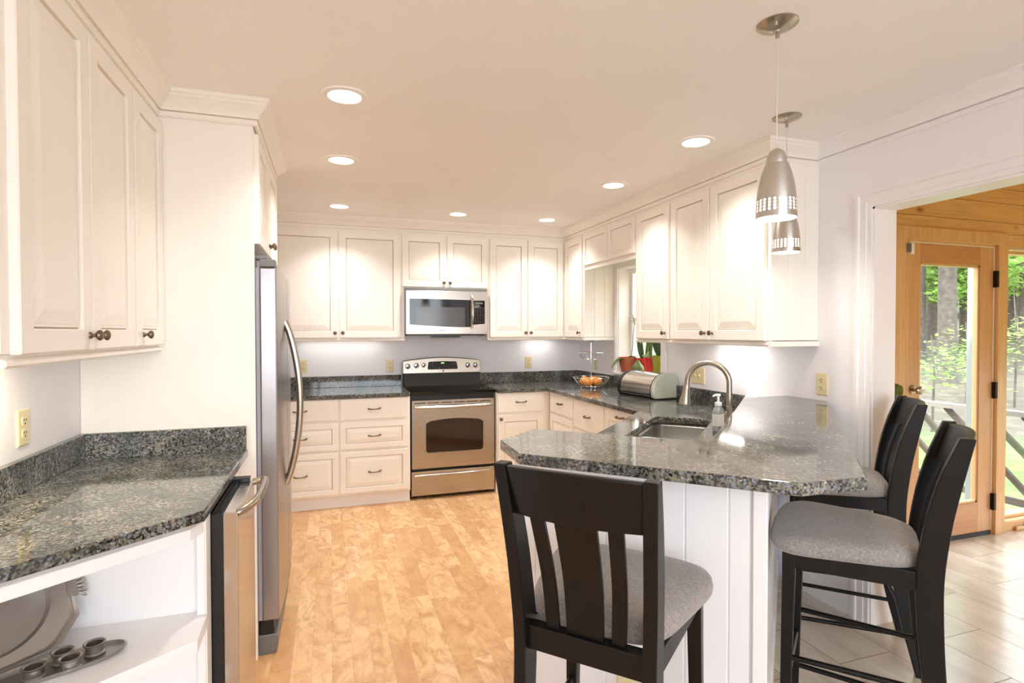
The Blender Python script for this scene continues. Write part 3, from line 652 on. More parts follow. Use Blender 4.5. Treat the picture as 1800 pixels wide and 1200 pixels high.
# ------------------------------------------------------------------ refrigerator
def make_fridge():
    y0, y1 = 2.622, 3.468; xf = -0.222
    r = thing('refrigerator', 'tall stainless steel refrigerator with a long curved bar handle', 'refrigerator', (XL+0.05, y0, 0)); T = Matrix.Translation((-(XL+0.05), -y0, 0))
    MB(T).box(XL+0.05, -0.306, y0, y1, 0.03, 1.745).build('body', 'grey_plastic', r)
    ym = 3.065
    for a, b2 in ((y0, ym-0.003), (ym+0.003, y1)):
        pts = [(-0.290, a)] + [(-0.222+0.012*(1-((a+(b2-a)*k/10-(y0+y1)/2)/((y1-y0)/2))**2), a+(b2-a)*k/10) for k in range(11)] + [(-0.290, b2)]
        d = MB(T).prism(pts, 0.148, 1.70).build('door', 'steel_fridge', r, bevel=0.006, seg=2)
        MB(T).box(-0.3055, -0.2905, a+0.006, b2-0.006, 0.15, 1.698).build('gasket', 'gasket_grey', d)
        if a != y0: continue
        hy = ym-0.13
        P = [(-0.212+0.068*math.sin(PI*k/18)**0.75, hy, 1.47-0.80*k/18) for k in range(19)]
        MB(T).tube(P, [0.016]*19, 10).build('handle', 'nickel', d, smooth=True)
    mb = MB(T); mb.box(-0.29, -0.225, y0, y0+0.07, 1.702, 1.735); mb.box(-0.33, -0.255, y0+0.01, y0+0.06, 1.735, 1.752); mb.build('hinge_cover', 'grey_plastic', r, bevel=0.004)
    MB(T).box(-0.30, -0.245, y0+0.01, y1-0.01, 0.05, 0.145).build('grille', 'black_plastic', r)
    MB(T).loft([[(-0.32, y0, 0.0), (-0.235, y0, 0.0), (-0.235, y1, 0.0), (-0.32, y1, 0.0)], [(-0.32, y0, 0.06), (-0.225, y0, 0.06), (-0.225, y1, 0.06), (-0.32, y1, 0.06)], [(-0.32, y0, 0.085), (-0.232, y0, 0.085), (-0.232, y1, 0.085), (-0.32, y1, 0.085)]]).build('foot_grille', 'grey_plastic', r, bevel=0.004)
plain('gasket_grey', srgb(176, 172, 180), 0.6)
make_fridge()
# ------------------------------------------------------------------ undercounter appliance and open shelf
def make_compactor():
    y0, y1 = 1.862, 2.245
    r = thing('undercounter_appliance', 'narrow stainless steel undercounter appliance with bar handle beside the open shelf', 'appliance', (-0.6, y0, 0)); T = Matrix.Translation((0.6, -y0, 0))
    MB(T).box(XL+0.05, -0.347, y0-0.004, y1, 0.0, 0.872).build('body', 'black_plastic', r)
    d = MB(T).box(-0.314, -0.272, y0, y1, 0.10, 0.868).build('door', 'steel_door', r, bevel=0.003)
    MB(T).box(-0.346, -0.315, y0+0.002, y1, 0.09, 0.866).build('inner_door', 'black_plastic', d)
    m = MB(T); m.box(-0.342, -0.338, y0+0.01, y1-0.01, 0.866, 0.870); m.box(-0.325, -0.319, y0+0.01, y1-0.01, 0.866, 0.871); m.build('seal', 'dark_gap', d)
    MB(T).box(-0.345, -0.285, y1-0.03, y1+0.01, 0.868, 0.884).build('latch', 'black_plastic', r, bevel=0.002)
    P = [(-0.275, y0+0.012, 0.862), (-0.262, y0+0.016, 0.866), (-0.244, y0+0.04, 0.872), (-0.232, y0+0.075, 0.875), (-0.227, y0+0.12, 0.876), (-0.226, (y0+y1)/2, 0.876), (-0.227, y1-0.07, 0.876), (-0.230, y1-0.035, 0.875), (-0.24, y1-0.016, 0.872), (-0.262, y1-0.012, 0.866), (-0.275, y1-0.012, 0.864)]
    MB(T).tube(P, 0.013, 12).build('handle', 'nickel', d, smooth=True)
    MB(T).box(-0.40, -0.33, y0+0.01, y1, 0.0, 0.095).build('toe_panel', 'black_plastic', r)
make_compactor()
tag(MB().box(XL+0.002, -0.352, 2.25, YP-0.002, 0.0, CT-CTH-0.002).build('base_filler', 'cabinet_paint'), 'white filler panel under the left counter next to the refrigerator panel', 'panel')
def make_shelf():
    YS = 1.812
    r = thing('open_shelf_unit', 'white open end shelf under the clipped-corner counter', 'shelf', (-0.6, 1.55, 0)); T = Matrix.Translation((0.6, -1.55, 0))
    MB(T).box(XL+0.002, -0.372, YS, YS+0.018, 0.0, CT-CTH-0.001).build('back_panel', 'trim_paint', r)
    MB(T).box(-0.372, -0.350, YS-0.022, YS+0.046, 0.0, CT-CTH-0.001).build('side_post', 'trim_paint', r, bevel=0.002)
    MB(T).box(-0.351, -0.347, YS-0.016, YS+0.044, 0.0, CT-CTH-0.001).build('edge_strip', 'cabinet_paint', r)
    def poly(i): return [(XL+0.002, YS-0.001), (XL+0.002, 1.215+i), (-0.656, 1.452+i), (-0.352-i*0.2, 1.722+i*0.5), (-0.352-i*0.2, YS-0.023), (-0.373, YS-0.001)]
    def rail(z0, z1, name):
        q = [(XL+0.002, 1.235), (-0.66, 1.472), (-0.372, 1.728), (-0.352, 1.79)]
        p2 = q+[(-0.372, 1.79), (-0.388, 1.738), (-0.67, 1.490), (XL+0.002, 1.257)]
        MB(T).prism(p2, z0, z1).build(name, 'trim_paint', r, bevel=0.001)
    rail(0.838, CT-CTH-0.001, 'top_rail')
    MB(T).prism([(XL+0.002, YS-0.001), (XL+0.002, 1.235), (-0.66, 1.472), (-0.372, 1.728), (-0.352, 1.79), (-0.373, YS-0.001)], 0.870, CT-CTH-0.001).build('top_board', 'trim_paint', r)
    sh = [(XL+0.002, YS-0.001), (XL+0.002, 1.215), (-0.66, 1.412), (-0.340, 1.640), (-0.344, 1.785), (-0.352, YS-0.023), (-0.373, YS-0.001)]
    for z in (0.60, 0.27): MB(T).prism(sh, z-0.034, z).build('shelf', 'trim_paint', r, bevel=0.0015)
    MB(T).prism([(x, y+0.01) for x, y in sh], 0.03, 0.10).build('plinth', 'trim_paint', r)
make_shelf()
SHZ = 0.60
# pewter trays and cups
def make_tray():
    r = thing('serving_tray', 'large octagonal pewter serving tray with shell handles leaning on the shelf back', 'tray')
    W, Hh, c = 0.172, 0.142, 0.060
    def octo(k, d): 
        a, b = W*1.0-d, Hh-d; cc = c
        return [(-a+cc, -b), (a-cc, -b), (a, -b+cc), (a, b-cc), (a-cc, b), (-a+cc, b), (-a, b-cc), (-a, -b+cc)]
    # rim of octagon -> oval well
    n = 48
    def ring(f, d, z):
        out = []
        for k in range(n):
            a = 2*PI*k/n; ex, ey = (W-0.045)*math.cos(a), (Hh-0.032)*math.sin(a)
            # octagon radius along this direction
            dx, dy = math.cos(a)*W, math.sin(a)*Hh; s = 1/max(abs(dx)/W, abs(dy)/Hh, (abs(dx)+abs(dy))/(W+Hh-c)); ox2, oy2 = dx*s, dy*s
            out.append((ex*(1-f)*d+ox2*f*(1 if f > 0 else 0), ey*(1-f)*d+oy2*f, z))
        return out
    m = MB(); m.loft([ring(1, 1, 0.012), ring(1, 1, 0.020), ring(0.86, 1, 0.017), ring(0.80, 1, 0.020), ring(0.70, 1, 0.016), ring(0, 1, 0.013), ring(0, 0.94, 0.004), ring(0, 0.80, 0.0), ring(0, 0.70, -0.004), ring(0, 0.4, -0.005), ring(0, 0.02, -0.005)], False, True)
    m.loft([ring(1, 1, 0.012), ring(0.7, 1, 0.008), ring(0, 1, 0.004), ring(0, 0.80, -0.008), ring(0, 0.02, -0.010)], False, True)
    m.build('dish', 'pewter', r, smooth=True, angle=25)
    for sx in (1, -1):
        m = MB()
        m.box(sx*W-0.012, sx*W+0.012, -0.032, 0.032, 0.008, 0.020)
        for k in range(7):
            a = (k-3)*0.26; m.tube([(sx*(W+0.004), 0.008*(k-3), 0.014), (sx*(W+0.015*math.cos(a)+0.008), 0.008*(k-3)+0.010*math.sin(a), 0.018), (sx*(W+0.014+0.020*math.cos(a)), 0.0095*(k-3)+0.016*math.sin(a), 0.014)], [0.003, 0.005, 0.0035], 8)
        m.build('handle', 'pewter', r, smooth=True)
    return r
tray = make_tray()
# stands on its long edge, parallel to the diagonal front, leaning back
e1 = Vector((0.71, 0.70, 0)).normalized(); back = Vector((-e1.y, e1.x, 0)); tilt = 0.5
e2 = (back*math.sin(tilt)+Vector((0, 0, 1))*math.cos(tilt)).normalized(); e3 = e1.cross(e2)
cen = Vector((-0.672, 1.690, SHZ+0.008)) + e2*0.142 - e1*0.112
tray.matrix_world = Matrix(((e1.x, e2.x, e3.x, cen.x), (e1.y, e2.y, e3.y, cen.y), (e1.z, e2.z, e3.z, cen.z), (0, 0, 0, 1)))
def oval_tray():
    r = thing('oval_tray', 'long oval pewter tray holding four small pewter cups', 'tray', (-0.632, 1.606, SHZ), math.radians(24))
    n = 40; A, B = 0.138, 0.05
    def rg(s, z): return [(A*s*math.copysign(abs(math.cos(2*PI*k/n))**0.72, math.cos(2*PI*k/n)), B*s*math.copysign(abs(math.sin(2*PI*k/n))**0.72, math.sin(2*PI*k/n)), z) for k in range(n)]
    MB().loft([rg(0.78, 0.0), rg(0.95, 0.008), rg(1.0, 0.014), rg(0.97, 0.015), rg(0.90, 0.009), rg(0.74, 0.005), rg(0.02, 0.005)]).build('dish', 'pewter', r, smooth=True)
oval_tray()
def cup(loc, label):
    r = thing('pewter_cup', label, 'cup', loc, 0, 'small pewter cups on the oval tray')
    MB().lathe([(0.0, 0.002), (0.019, 0.002), (0.0215, 0.0), (0.023, 0.003), (0.0195, 0.006), (0.0195, 0.022), (0.0235, 0.025), (0.0245, 0.028), (0.0215, 0.029), (0.0175, 0.026), (0.0175, 0.006), (0.0, 0.005)], 28).build('body', 'pewter', r, smooth=True)
    return r
for (x, y), lb in zip(((-0.572, 1.646), (-0.632, 1.628), (-0.603, 1.590), (-0.668, 1.574)), ('small pewter cup nearest the wide right end of the oval tray', 'small pewter cup second from the right end, at the back of the oval tray', 'small pewter cup at the front edge of the oval tray', 'small pewter cup nearest the left end of the oval tray')):
    cup((x, y, SHZ+0.0055), lb)

# ------------------------------------------------------------------ sink, faucet, soap
def make_sink():
    s0, s1, t0, t1 = SK
    r = thing('kitchen_sink', 'stainless steel double-bowl sink set below the granite', 'sink', (st((s0+s1)/2, -0.775)[0], st((s0+s1)/2, -0.775)[1], 0)); ox, oy = r.location.x, r.location.y
    T = Matrix.Translation((-ox, -oy, 0)); sm = 4.02
    zt = CT-CTH-0.0005
    def ringz(a0, a1, b0, b1, rr, z): return [(x, y, z) for x, y in st_rrect(a0, a1, b0, b1, rr, 6)]
    for nm, a0, a1 in (('near', s0-0.01, sm-0.02), ('far', sm+0.02, s1+0.01)):
        MB(T).loft([ringz(a0, a1, t0-0.012, t1+0.012, 0.05, zt-0.012), ringz(a0+0.012, a1-0.012, t0, t1, 0.05, zt-0.02), ringz(a0+0.02, a1-0.02, t0+0.01, t1-0.01, 0.045, zt-0.15), ringz(a0+0.05, a1-0.05, t0+0.04, t1-0.04, 0.04, zt-0.175), ringz(a0+0.2, a1-0.2, t0+0.2, t1-0.2, 0.005, zt-0.18)], False, True).build('bowl', 'steel_sink', r, smooth=True)
        cx, cy = st((a0+a1)/2, (t0+t1)/2); MB(T).lathe([(0.0, 0.003), (0.03, 0.003), (0.042, 0.005), (0.044, 0.0)], 20, (cx, cy, zt-0.179)).build('drain', 'chrome', r, smooth=True)
    o = st_rrect(s0-0.05, s1+0.05, t0-0.05, t1+0.05, 0.06, 6)
    MB(T).holed(o, [st_rrect(s0-0.01, sm-0.02, t0-0.012, t1+0.012, 0.05, 6), st_rrect(sm+0.02, s1+0.01, t0-0.012, t1+0.012, 0.05, 6)], zt-0.014, zt-0.011).build('rim', 'steel_sink', r)
make_sink()
def make_faucet():
    x, y = 1.985, 2.385
    r = thing('faucet', 'brushed nickel gooseneck pull-down faucet at the corner sink', 'faucet', (x, y, CT), math.radians(138))
    MB().lathe([(0.0, 0), (0.030, 0), (0.030, 0.006), (0.024, 0.010), (0.024, 0.07), (0.020, 0.078), (0.0, 0.078)], 24).build('base', 'nickel', r, smooth=True)
    P = [(0, 0, 0.07), (0, 0, 0.16), (0, 0, 0.228)]; R0 = 0.106
    for k in range(1, 17): a = PI*k/16; P.append((R0-R0*math.cos(a), 0, 0.228+R0*math.sin(a)))
    P.append((2*R0+0.002, 0, 0.205))
    MB().tube(P, 0.0145, 14).build('spout', 'nickel', r, smooth=True)
    MB(Matrix.Translation((2*R0+0.002, 0, 0.21)) @ Matrix.Rotation(PI-0.10, 4, 'Y')).lathe([(0.0, -0.004), (0.017, -0.004), (0.018, 0.0), (0.018, 0.025), (0.021, 0.05), (0.030, 0.085), (0.031, 0.100), (0.026, 0.106), (0.0, 0.106)], 20).build('spray_head', 'nickel', r, smooth=True)
    MB(Matrix.Translation((2*R0-0.002, -0.021, 0.165))).box(-0.006, 0.006, -0.004, 0.004, -0.014, 0.014).build('spray_button', 'black_plastic', r, bevel=0.003)
    h = MB(Matrix.Translation((0, 0.0, 0.045)) @ Matrix.Rotation(PI/2, 4, 'X')).lathe([(0.0, -0.055), (0.014, -0.055), (0.018, -0.035), (0.016, -0.01), (0.0, -0.01)], 16).build('handle', 'nickel', r, smooth=True)
    MB().tube([(0, 0.045, 0.05), (0.0, 0.056, 0.085), (0.004, 0.064, 0.115)], [0.009, 0.008, 0.007], 10).build('lever', 'nickel', h, smooth=True)
make_faucet()
def make_soap():
    r = thing('soap_dispenser', 'clear plastic pump soap bottle beside the sink', 'soap bottle', (1.862, 2.318, CT), math.radians(200))
    MB().loft([[(x, y, z) for x, y in rrect(-a, a, -b2, b2, min(a, b2)*0.7, 5)] for a, b2, z in ((0.028, 0.018, 0), (0.030, 0.020, 0.006), (0.030, 0.020, 0.095), (0.024, 0.017, 0.112), (0.014, 0.014, 0.120), (0.014, 0.014, 0.126))]).build('bottle', 'clear_plastic', r, smooth=True)
    MB().loft([[(x, y, z) for x, y in rrect(-0.0302, 0.0302, -0.0205, 0.0205, 0.012, 5)] for z in (0.025, 0.085)], False, False).build('label', 'white_plastic', r, smooth=True)
    MB().lathe([(0.0, 0.126), (0.017, 0.126), (0.017, 0.142), (0.006, 0.146), (0.006, 0.172), (0.011, 0.174), (0.011, 0.184), (0.0, 0.186)], 16).build('pump', 'white_plastic', r, smooth=True)
    MB().tube([(0.0, 0, 0.180), (0.03, 0, 0.181), (0.048, 0, 0.176)], [0.006, 0.005, 0.004], 10).build('nozzle', 'white_plastic', r, smooth=True)
make_soap()
# ------------------------------------------------------------------ bread box
def make_breadbox():
    L, D, Hh = 0.43, 0.235, 0.19
    r = thing('bread_box', 'stainless roll-top bread box with sage green ends below the window', 'bread box', (2.312, 3.705, CT), -PI/2+math.radians(8))
    # local: x along length, front -y
    def prof(sc=1.0, dy=0.0):
        pts = []
        # back bottom -> front bottom -> round front -> top -> back
        pts = [(D/2, 0.008), (-D/2+0.03, 0.008), (-D/2+0.008, 0.02), (-D/2, 0.045)]
        for k in range(0, 13): a = PI-PI/2*k/12; pts.append((-D/2+0.125+0.125*math.cos(a), Hh-0.125+0.125*math.sin(a)))
        for k in range(0, 9): a = PI/2-PI/2*k/8; pts.append((D/2-0.05+0.05*math.cos(a), Hh-0.05+0.05*math.sin(a)))
        return [((y)*sc, 0.095+(z-0.095)*sc) for y, z in pts]
    MB().extrude(prof(0.985), lambda u, v, a: (a, u, v), -L/2+0.02, L/2-0.03).build('roll_top', 'steel_h', r, smooth=True)
    for s, nm in ((-1, 'a'), (1, 'b')):
        x0 = s*(L/2-0.03)
        MB().loft([[(x0, y, z) for y, z in prof(1.0)], [(x0+s*0.004, y, z) for y, z in prof(1.02)], [(x0+s*0.012, y, z) for y, z in prof(1.02)], [(x0+s*0.016, y, z) for y, z in prof(1.0)], [(x0+s*0.020, y, z) for y, z in prof(1.005)], [(x0+s*0.028, y, z) for y, z in prof(1.0)], [(x0+s*0.034, y, z) for y, z in prof(0.93)]]).build('end_cap', 'sage_enamel' if s > 0 else 'black_plastic', r, smooth=True, angle=25)
        MB().loft([[(x0-s*0.008, y, z) for y, z in prof(1.015)], [(x0, y, z) for y, z in prof(1.015)]]).build('rim', 'black_plastic', r)
    MB().box(-L/2+0.02, L/2-0.035, -D/2+0.006, D/2-0.01, 0.0, 0.014).build('base', 'black_plastic', r)
    MB().box(-L/2+0.03, L/2-0.035, -D/2-0.004, -D/2+0.006, 0.028, 0.042).build('grip', 'black_plastic', r, bevel=0.003)
make_breadbox()
# ------------------------------------------------------------------ two-tier wire fruit basket and oranges
def make_basket():
    r = thing('fruit_basket', 'two-tier chrome wire fruit basket with central rod', 'basket', (2.215, 4.462, CT))
    MB().tube([(0, 0, 0.006), (0, 0, 0.40)], 0.004, 8).build('rod', 'chrome', r, smooth=True)
    MB().ring((0, 0, 0.412), 0.010, 0.0025, 16, 6, 'y').build('finial', 'chrome', r, smooth=True)
    def tier(nm, z0, z1, r0, r1):
        m = MB(); m.ring((0, 0, z0), r0, 0.003, 32, 6); m.ring((0, 0, z1), r1, 0.0035, 36, 6)
        for k in range(12):
            a = 2*PI*k/12; c, s = math.cos(a), math.sin(a)
            m.tube([(r0*0.0*c, r0*0.0*s, z0), (r0*c, r0*s, z0), ((r0*0.45+r1*0.55)*c, (r0*0.45+r1*0.55)*s, z0+(z1-z0)*0.4), (r1*c, r1*s, z1)], 0.002, 6)
        m.build(nm, 'chrome', r, smooth=True)
    tier('lower_bowl', 0.014, 0.092, 0.085, 0.160); tier('upper_bowl', 0.255, 0.315, 0.060, 0.118)
    for k in range(3):
        a = 2*PI*k/3+0.5; MB().lathe([(0, 0), (0.006, 0.003), (0.006, 0.012), (0, 0.014)], 10, (0.085*math.cos(a), 0.085*math.sin(a), 0)).build('foot', 'chrome', r, smooth=True)
make_basket()
def orange(x, y, z, rr, label):
    m = MB(Matrix.Translation((0, 0, 0))); m.lathe([(rr*math.sin(PI*k/14), -rr*0.94*math.cos(PI*k/14)) for k in range(15)], 20)
    o = thing('orange', label, 'orange', (x, y, z), 0.0, 'oranges in the fruit basket'); m.build('peel', 'orange_peel', o, smooth=True)
    MB().lathe([(0, rr*0.945), (0.004, rr*0.945), (0.004, rr*0.92)], 8).build('stem_end', 'leaf_mid', o)
for dx, dy, lb in ((-0.046, -0.034, 'front orange on the left of the basket rod'), (0.042, -0.040, 'front orange on the right of the basket rod'), (-0.040, 0.047, 'back orange on the left behind the front pair'), (0.046, 0.046, 'back orange on the right behind the front pair')):
    orange(2.215+dx*1.02, 4.462+dy*1.02, CT+0.017+0.0405, 0.0425, lb)
# ------------------------------------------------------------------ sink window
def make_window():
    r = bpy.data.objects.new('window_1', None); COL.objects.link(r); r.location = (XR, (WY0+WY1)/2, WZ0); r['kind'] = 'structure'
    T = Matrix.Translation((-XR, -(WY0+WY1)/2, -WZ0))
    m = MB(T); m.box(XR-0.002, XW+0.02, WY1-0.012, WY1+0.001, WZ0, WZ1); m.box(XR-0.002, XW+0.02, WY0-0.001, WY0+0.012, WZ0, WZ1); m.box(XR-0.002, XW+0.02, WY0, WY1, WZ1-0.012, WZ1+0.001)
    m.build('jamb', 'trim_paint', r)
    m = MB(T)
    for y0, y1, z0, z1 in ((WY1-0.006, WY1+0.05, WZ0-0.02, WZ1+0.055), (WY0-0.06, WY0+0.006, WZ0-0.02, WZ1+0.055), (WY0, WY1, WZ1-0.006, WZ1+0.055)): m.box(XR-0.018, XR, y0, y1, z0, z1)
    m.build('casing', 'trim_paint', r, bevel=0.003)
    m = MB(T); m.box(XR-0.035, XW+0.02, WY0-0.02, WY1+0.075, WZ0-0.022, WZ0); m.box(XR-0.012, XR, WY0-0.01, WY1+0.05, WZ0-0.042, WZ0-0.022); m.build('sill', 'trim_paint', r, bevel=0.003)
    m = MB(T)
    for y0, y1, z0, z1 in ((WY1-0.05, WY1-0.012, WZ0, WZ1-0.012), (WY0+0.012, WY0+0.05, WZ0, WZ1-0.012), (WY0+0.05, WY1-0.05, WZ0, WZ0+0.04), (WY0+0.05, WY1-0.05, WZ1-0.05, WZ1-0.012), (WY0+0.05, WY1-0.05, 1.51, 1.545)): m.box(XW-0.02, XW+0.015, y0, y1, z0, z1)
    m.build('sash', 'trim_paint', r, bevel=0.003)
    MB(T).box(XW-0.004, XW, WY0+0.05, WY1-0.05, WZ0+0.04, WZ1-0.05).build('pane', 'window_glass', r)
make_window()
# ------------------------------------------------------------------ plants on the window sill
def leaf_mesh(mb, base, dirv, up, L, Wd, droop, fold=0.15, n=10):
    d = Vector(dirv).normalized(); u = Vector(up).normalized(); s = d.cross(u).normalized(); P = Vector(base); rows = []
    for k in range(n+1):
        a = k/n; wd = Wd*math.sin(PI*min(1, a*0.94+0.06))**0.7*(1-0.25*a) if k < n else 0.001
        c = P+d*L*a+u*(-droop*a*a*L)
        rows.append([c-s*wd/2+u*fold*wd, c, c+s*wd/2+u*fold*wd])
    th = Vector(u)*0.002
    for rws in (rows,):
        R = [[mb.v(p) for p in q] for q in rws]; R2 = [[mb.v(p-th) for p in q] for q in rws]
        for A, sgn in ((R, 1), (R2, -1)):
            for a, b2 in zip(A, A[1:]):
                for i in range(2):
                    q = [a[i], a[i+1], b2[i+1], b2[i]]; mb.face(q if sgn > 0 else q[::-1])
        for a, b2, c, d2 in zip(R, R[1:], R2, R2[1:]):
            mb.face([a[0], b2[0], d2[0], c[0]]); mb.face([a[2], c[2], d2[2], b2[2]])
def pot(parent, prof, mat, soil_r, soil_z, n=24):
    MB().lathe(prof, n).build('pot', mat, parent, smooth=True)
    MB().lathe([(0, soil_z), (soil_r, soil_z), (soil_r, soil_z-0.005)], n).build('soil', 'potting_soil', parent)
SZ = WZ0
def leaves(parent, specs, mat='leaf_mid', name='leaf'):
    for base, d, up, L, Wd, dr in specs: m = MB(); leaf_mesh(m, base, d, up, L, Wd, dr); m.build(name, mat, parent, smooth=True)
p = thing('potted_plant', 'terracotta pot with a drooping leaf at the left end of the window sill', 'plant', (2.502, 4.302, SZ))
pot(p, [(0.0, 0.0), (0.062, 0.0), (0.084, 0.118), (0.084, 0.132), (0.078, 0.132), (0.074, 0.11), (0.0, 0.108)], 'terracotta', 0.074, 0.118)
leaves(p, [((-0.05, -0.02, 0.12), (-0.8, 0.12, 0.25), (0, 0, 1), 0.13, 0.07, 1.0), ((-0.03, 0.0, 0.12), (-0.7, 0.3, 0.3), (0, 0, 1), 0.10, 0.05, 1.0), ((0, 0, 0.12), (0.2, -0.7, 0.5), (0, 0, 1), 0.12, 0.05, 0.5)], 'leaf_mid')
MB().tube([(0.01, -0.02, 0.11), (0.01, -0.05, 0.22), (0.0, -0.075, 0.32), (0.0, -0.10, 0.43), (-0.01, -0.085, 0.50)], 0.003, 6).build('flower_stem', 'leaf_mid', p, smooth=True)
leaves(p, [((0.0, -0.10, 0.43), (-0.3, 0.6, 0.7), (0, 0, 1), 0.09, 0.02, 0.2), ((0.0, -0.1, 0.42), (0.2, -0.8, 0.4), (0, 0, 1), 0.06, 0.02, 0.4)], 'leaf_dark')
p = thing('potted_plant', 'pale-edged upright leaves in a small red pot on the sill', 'plant', (2.575, 4.158, SZ))
pot(p, [(0.0, 0.0), (0.045, 0.0), (0.055, 0.085), (0.065, 0.088), (0.068, 0.13), (0.062, 0.13), (0.058, 0.11), (0.0, 0.108)], 'red_glaze', 0.058, 0.118)
for k, (dx, dy, lean, L, Wd) in enumerate(((-0.01, 0.02, (-0.12, 0.25, 1), 0.22, 0.06), (0.0, -0.015, (0.05, -0.12, 1), 0.34, 0.04), (0.02, 0.0, (-0.05, -0.30, 1), 0.30, 0.045), (-0.02, -0.01, (-0.18, -0.05, 1), 0.18, 0.05))):
    m = MB(); leaf_mesh(m, (dx, dy, 0.11), lean, (-1, 0, 0.1), L, Wd, 0.05, 0.1); lf = m.build('leaf', 'leaf_dark', p, smooth=True)
    m = MB(); leaf_mesh(m, (dx+0.003, dy, 0.108), lean, (-1, 0, 0.1), L*1.02, Wd*1.22, 0.05, 0.1); m.build('leaf_margin', 'leaf_edge', lf, smooth=True)
p = thing('bud_vase', 'squat pear-shaped green mottled vase at the front of the sill', 'vase', (2.472, 4.10, SZ))
MB().lathe([(0, 0), (0.038, 0.0), (0.052, 0.018), (0.056, 0.038), (0.049, 0.062), (0.032, 0.084), (0.018, 0.102), (0.014, 0.112), (0.010, 0.112), (0.0, 0.105)], 26).build('body', 'green_glaze', p, smooth=True)
MB().tube([(0, 0, 0.10), (0.004, -0.006, 0.13)], 0.003, 6).build('stem', 'leaf_mid', p, smooth=True)
p = thing('potted_plant', 'broad arching leaf in a tall red pot on the sill', 'plant', (2.508, 3.955, SZ))
pot(p, [(0.0, 0.0), (0.03, 0.0), (0.046, 0.13), (0.05, 0.145), (0.045, 0.145), (0.042, 0.13), (0.0, 0.125)], 'red_glaze', 0.043, 0.132)
leaves(p, [((0, -0.01, 0.13), (-0.25, 0.75, 0.75), (-0.6, 0, 0.8), 0.20, 0.095, 0.75), ((0, 0, 0.13), (-0.1, -0.2, 1), (-1, 0, 0.1), 0.3, 0.06, 0.1)], 'leaf_mid')
p = thing('potted_plant', 'big dark-leaved plant in a tall olive pot on a blue saucer', 'plant', (2.512, 3.83, SZ))
MB().lathe([(0, 0.0), (0.055, 0.0), (0.062, 0.018), (0.056, 0.018), (0.05, 0.006), (0, 0.006)], 24).build('saucer', 'saucer_glaze', p, smooth=True)
pot(p, [(0.0, 0.008), (0.047, 0.008), (0.064, 0.165), (0.059, 0.165), (0.056, 0.15), (0.0, 0.148)], 'olive_glaze', 0.056, 0.155)
leaves(p, [((0, 0.01, 0.15), (-0.1, 0.25, 1), (-1, 0, 0.2), 0.30, 0.09, 0.12), ((0, -0.01, 0.15), (-0.1, -0.1, 1), (-1, 0, 0.2), 0.32, 0.10, 0.08), ((0.01, 0.02, 0.15), (0.0, 0.4, 0.9), (-1, 0.2, 0.3), 0.30, 0.08, 0.2), ((-0.02, -0.01, 0.15), (-0.1, -0.12, 0.9), (-1, 0, 0.3), 0.24, 0.07, 0.1)], 'leaf_dark')

# ------------------------------------------------------------------ lights in the ceiling
def can(x, y, label):
    r = thing('recessed_light', label, 'ceiling light', (x, y, ZC), 0, 'recessed ceiling lights')
    MB().lathe([(0.066, -0.001), (0.068, -0.006), (0.090, -0.0045), (0.093, -0.0005)], 40).build('trim_ring', 'ring_white', r, smooth=True)
    MB().lathe([(0.0, -0.0030), (0.067, -0.0030), (0.067, -0.001)], 36).build('lens', 'lamp_white', r)
    area_lamp('lamp', (0, 0, -0.008), (0, 0, 0), 0.132, 0, CAN_W, (1.0, 0.97, 0.925), True, r, 2.0)
plain('ring_white', srgb(246, 244, 240), 0.5)
for x, y, lb in ((0.064, 2.396, 'recessed light nearest the left wall cabinets'), (0.067, 3.289, 'recessed light in front of the refrigerator'), (0.075, 4.49, 'recessed light nearest the back wall on the refrigerator side'), (1.012, 4.49, 'recessed light above the front of the microwave'), (1.80, 4.482, 'recessed light at the back corner of the ceiling'), (1.796, 3.291, 'recessed light above the bread box side'), (1.792, 2.414, 'recessed light above the corner sink')):
    can(x, y, lb)
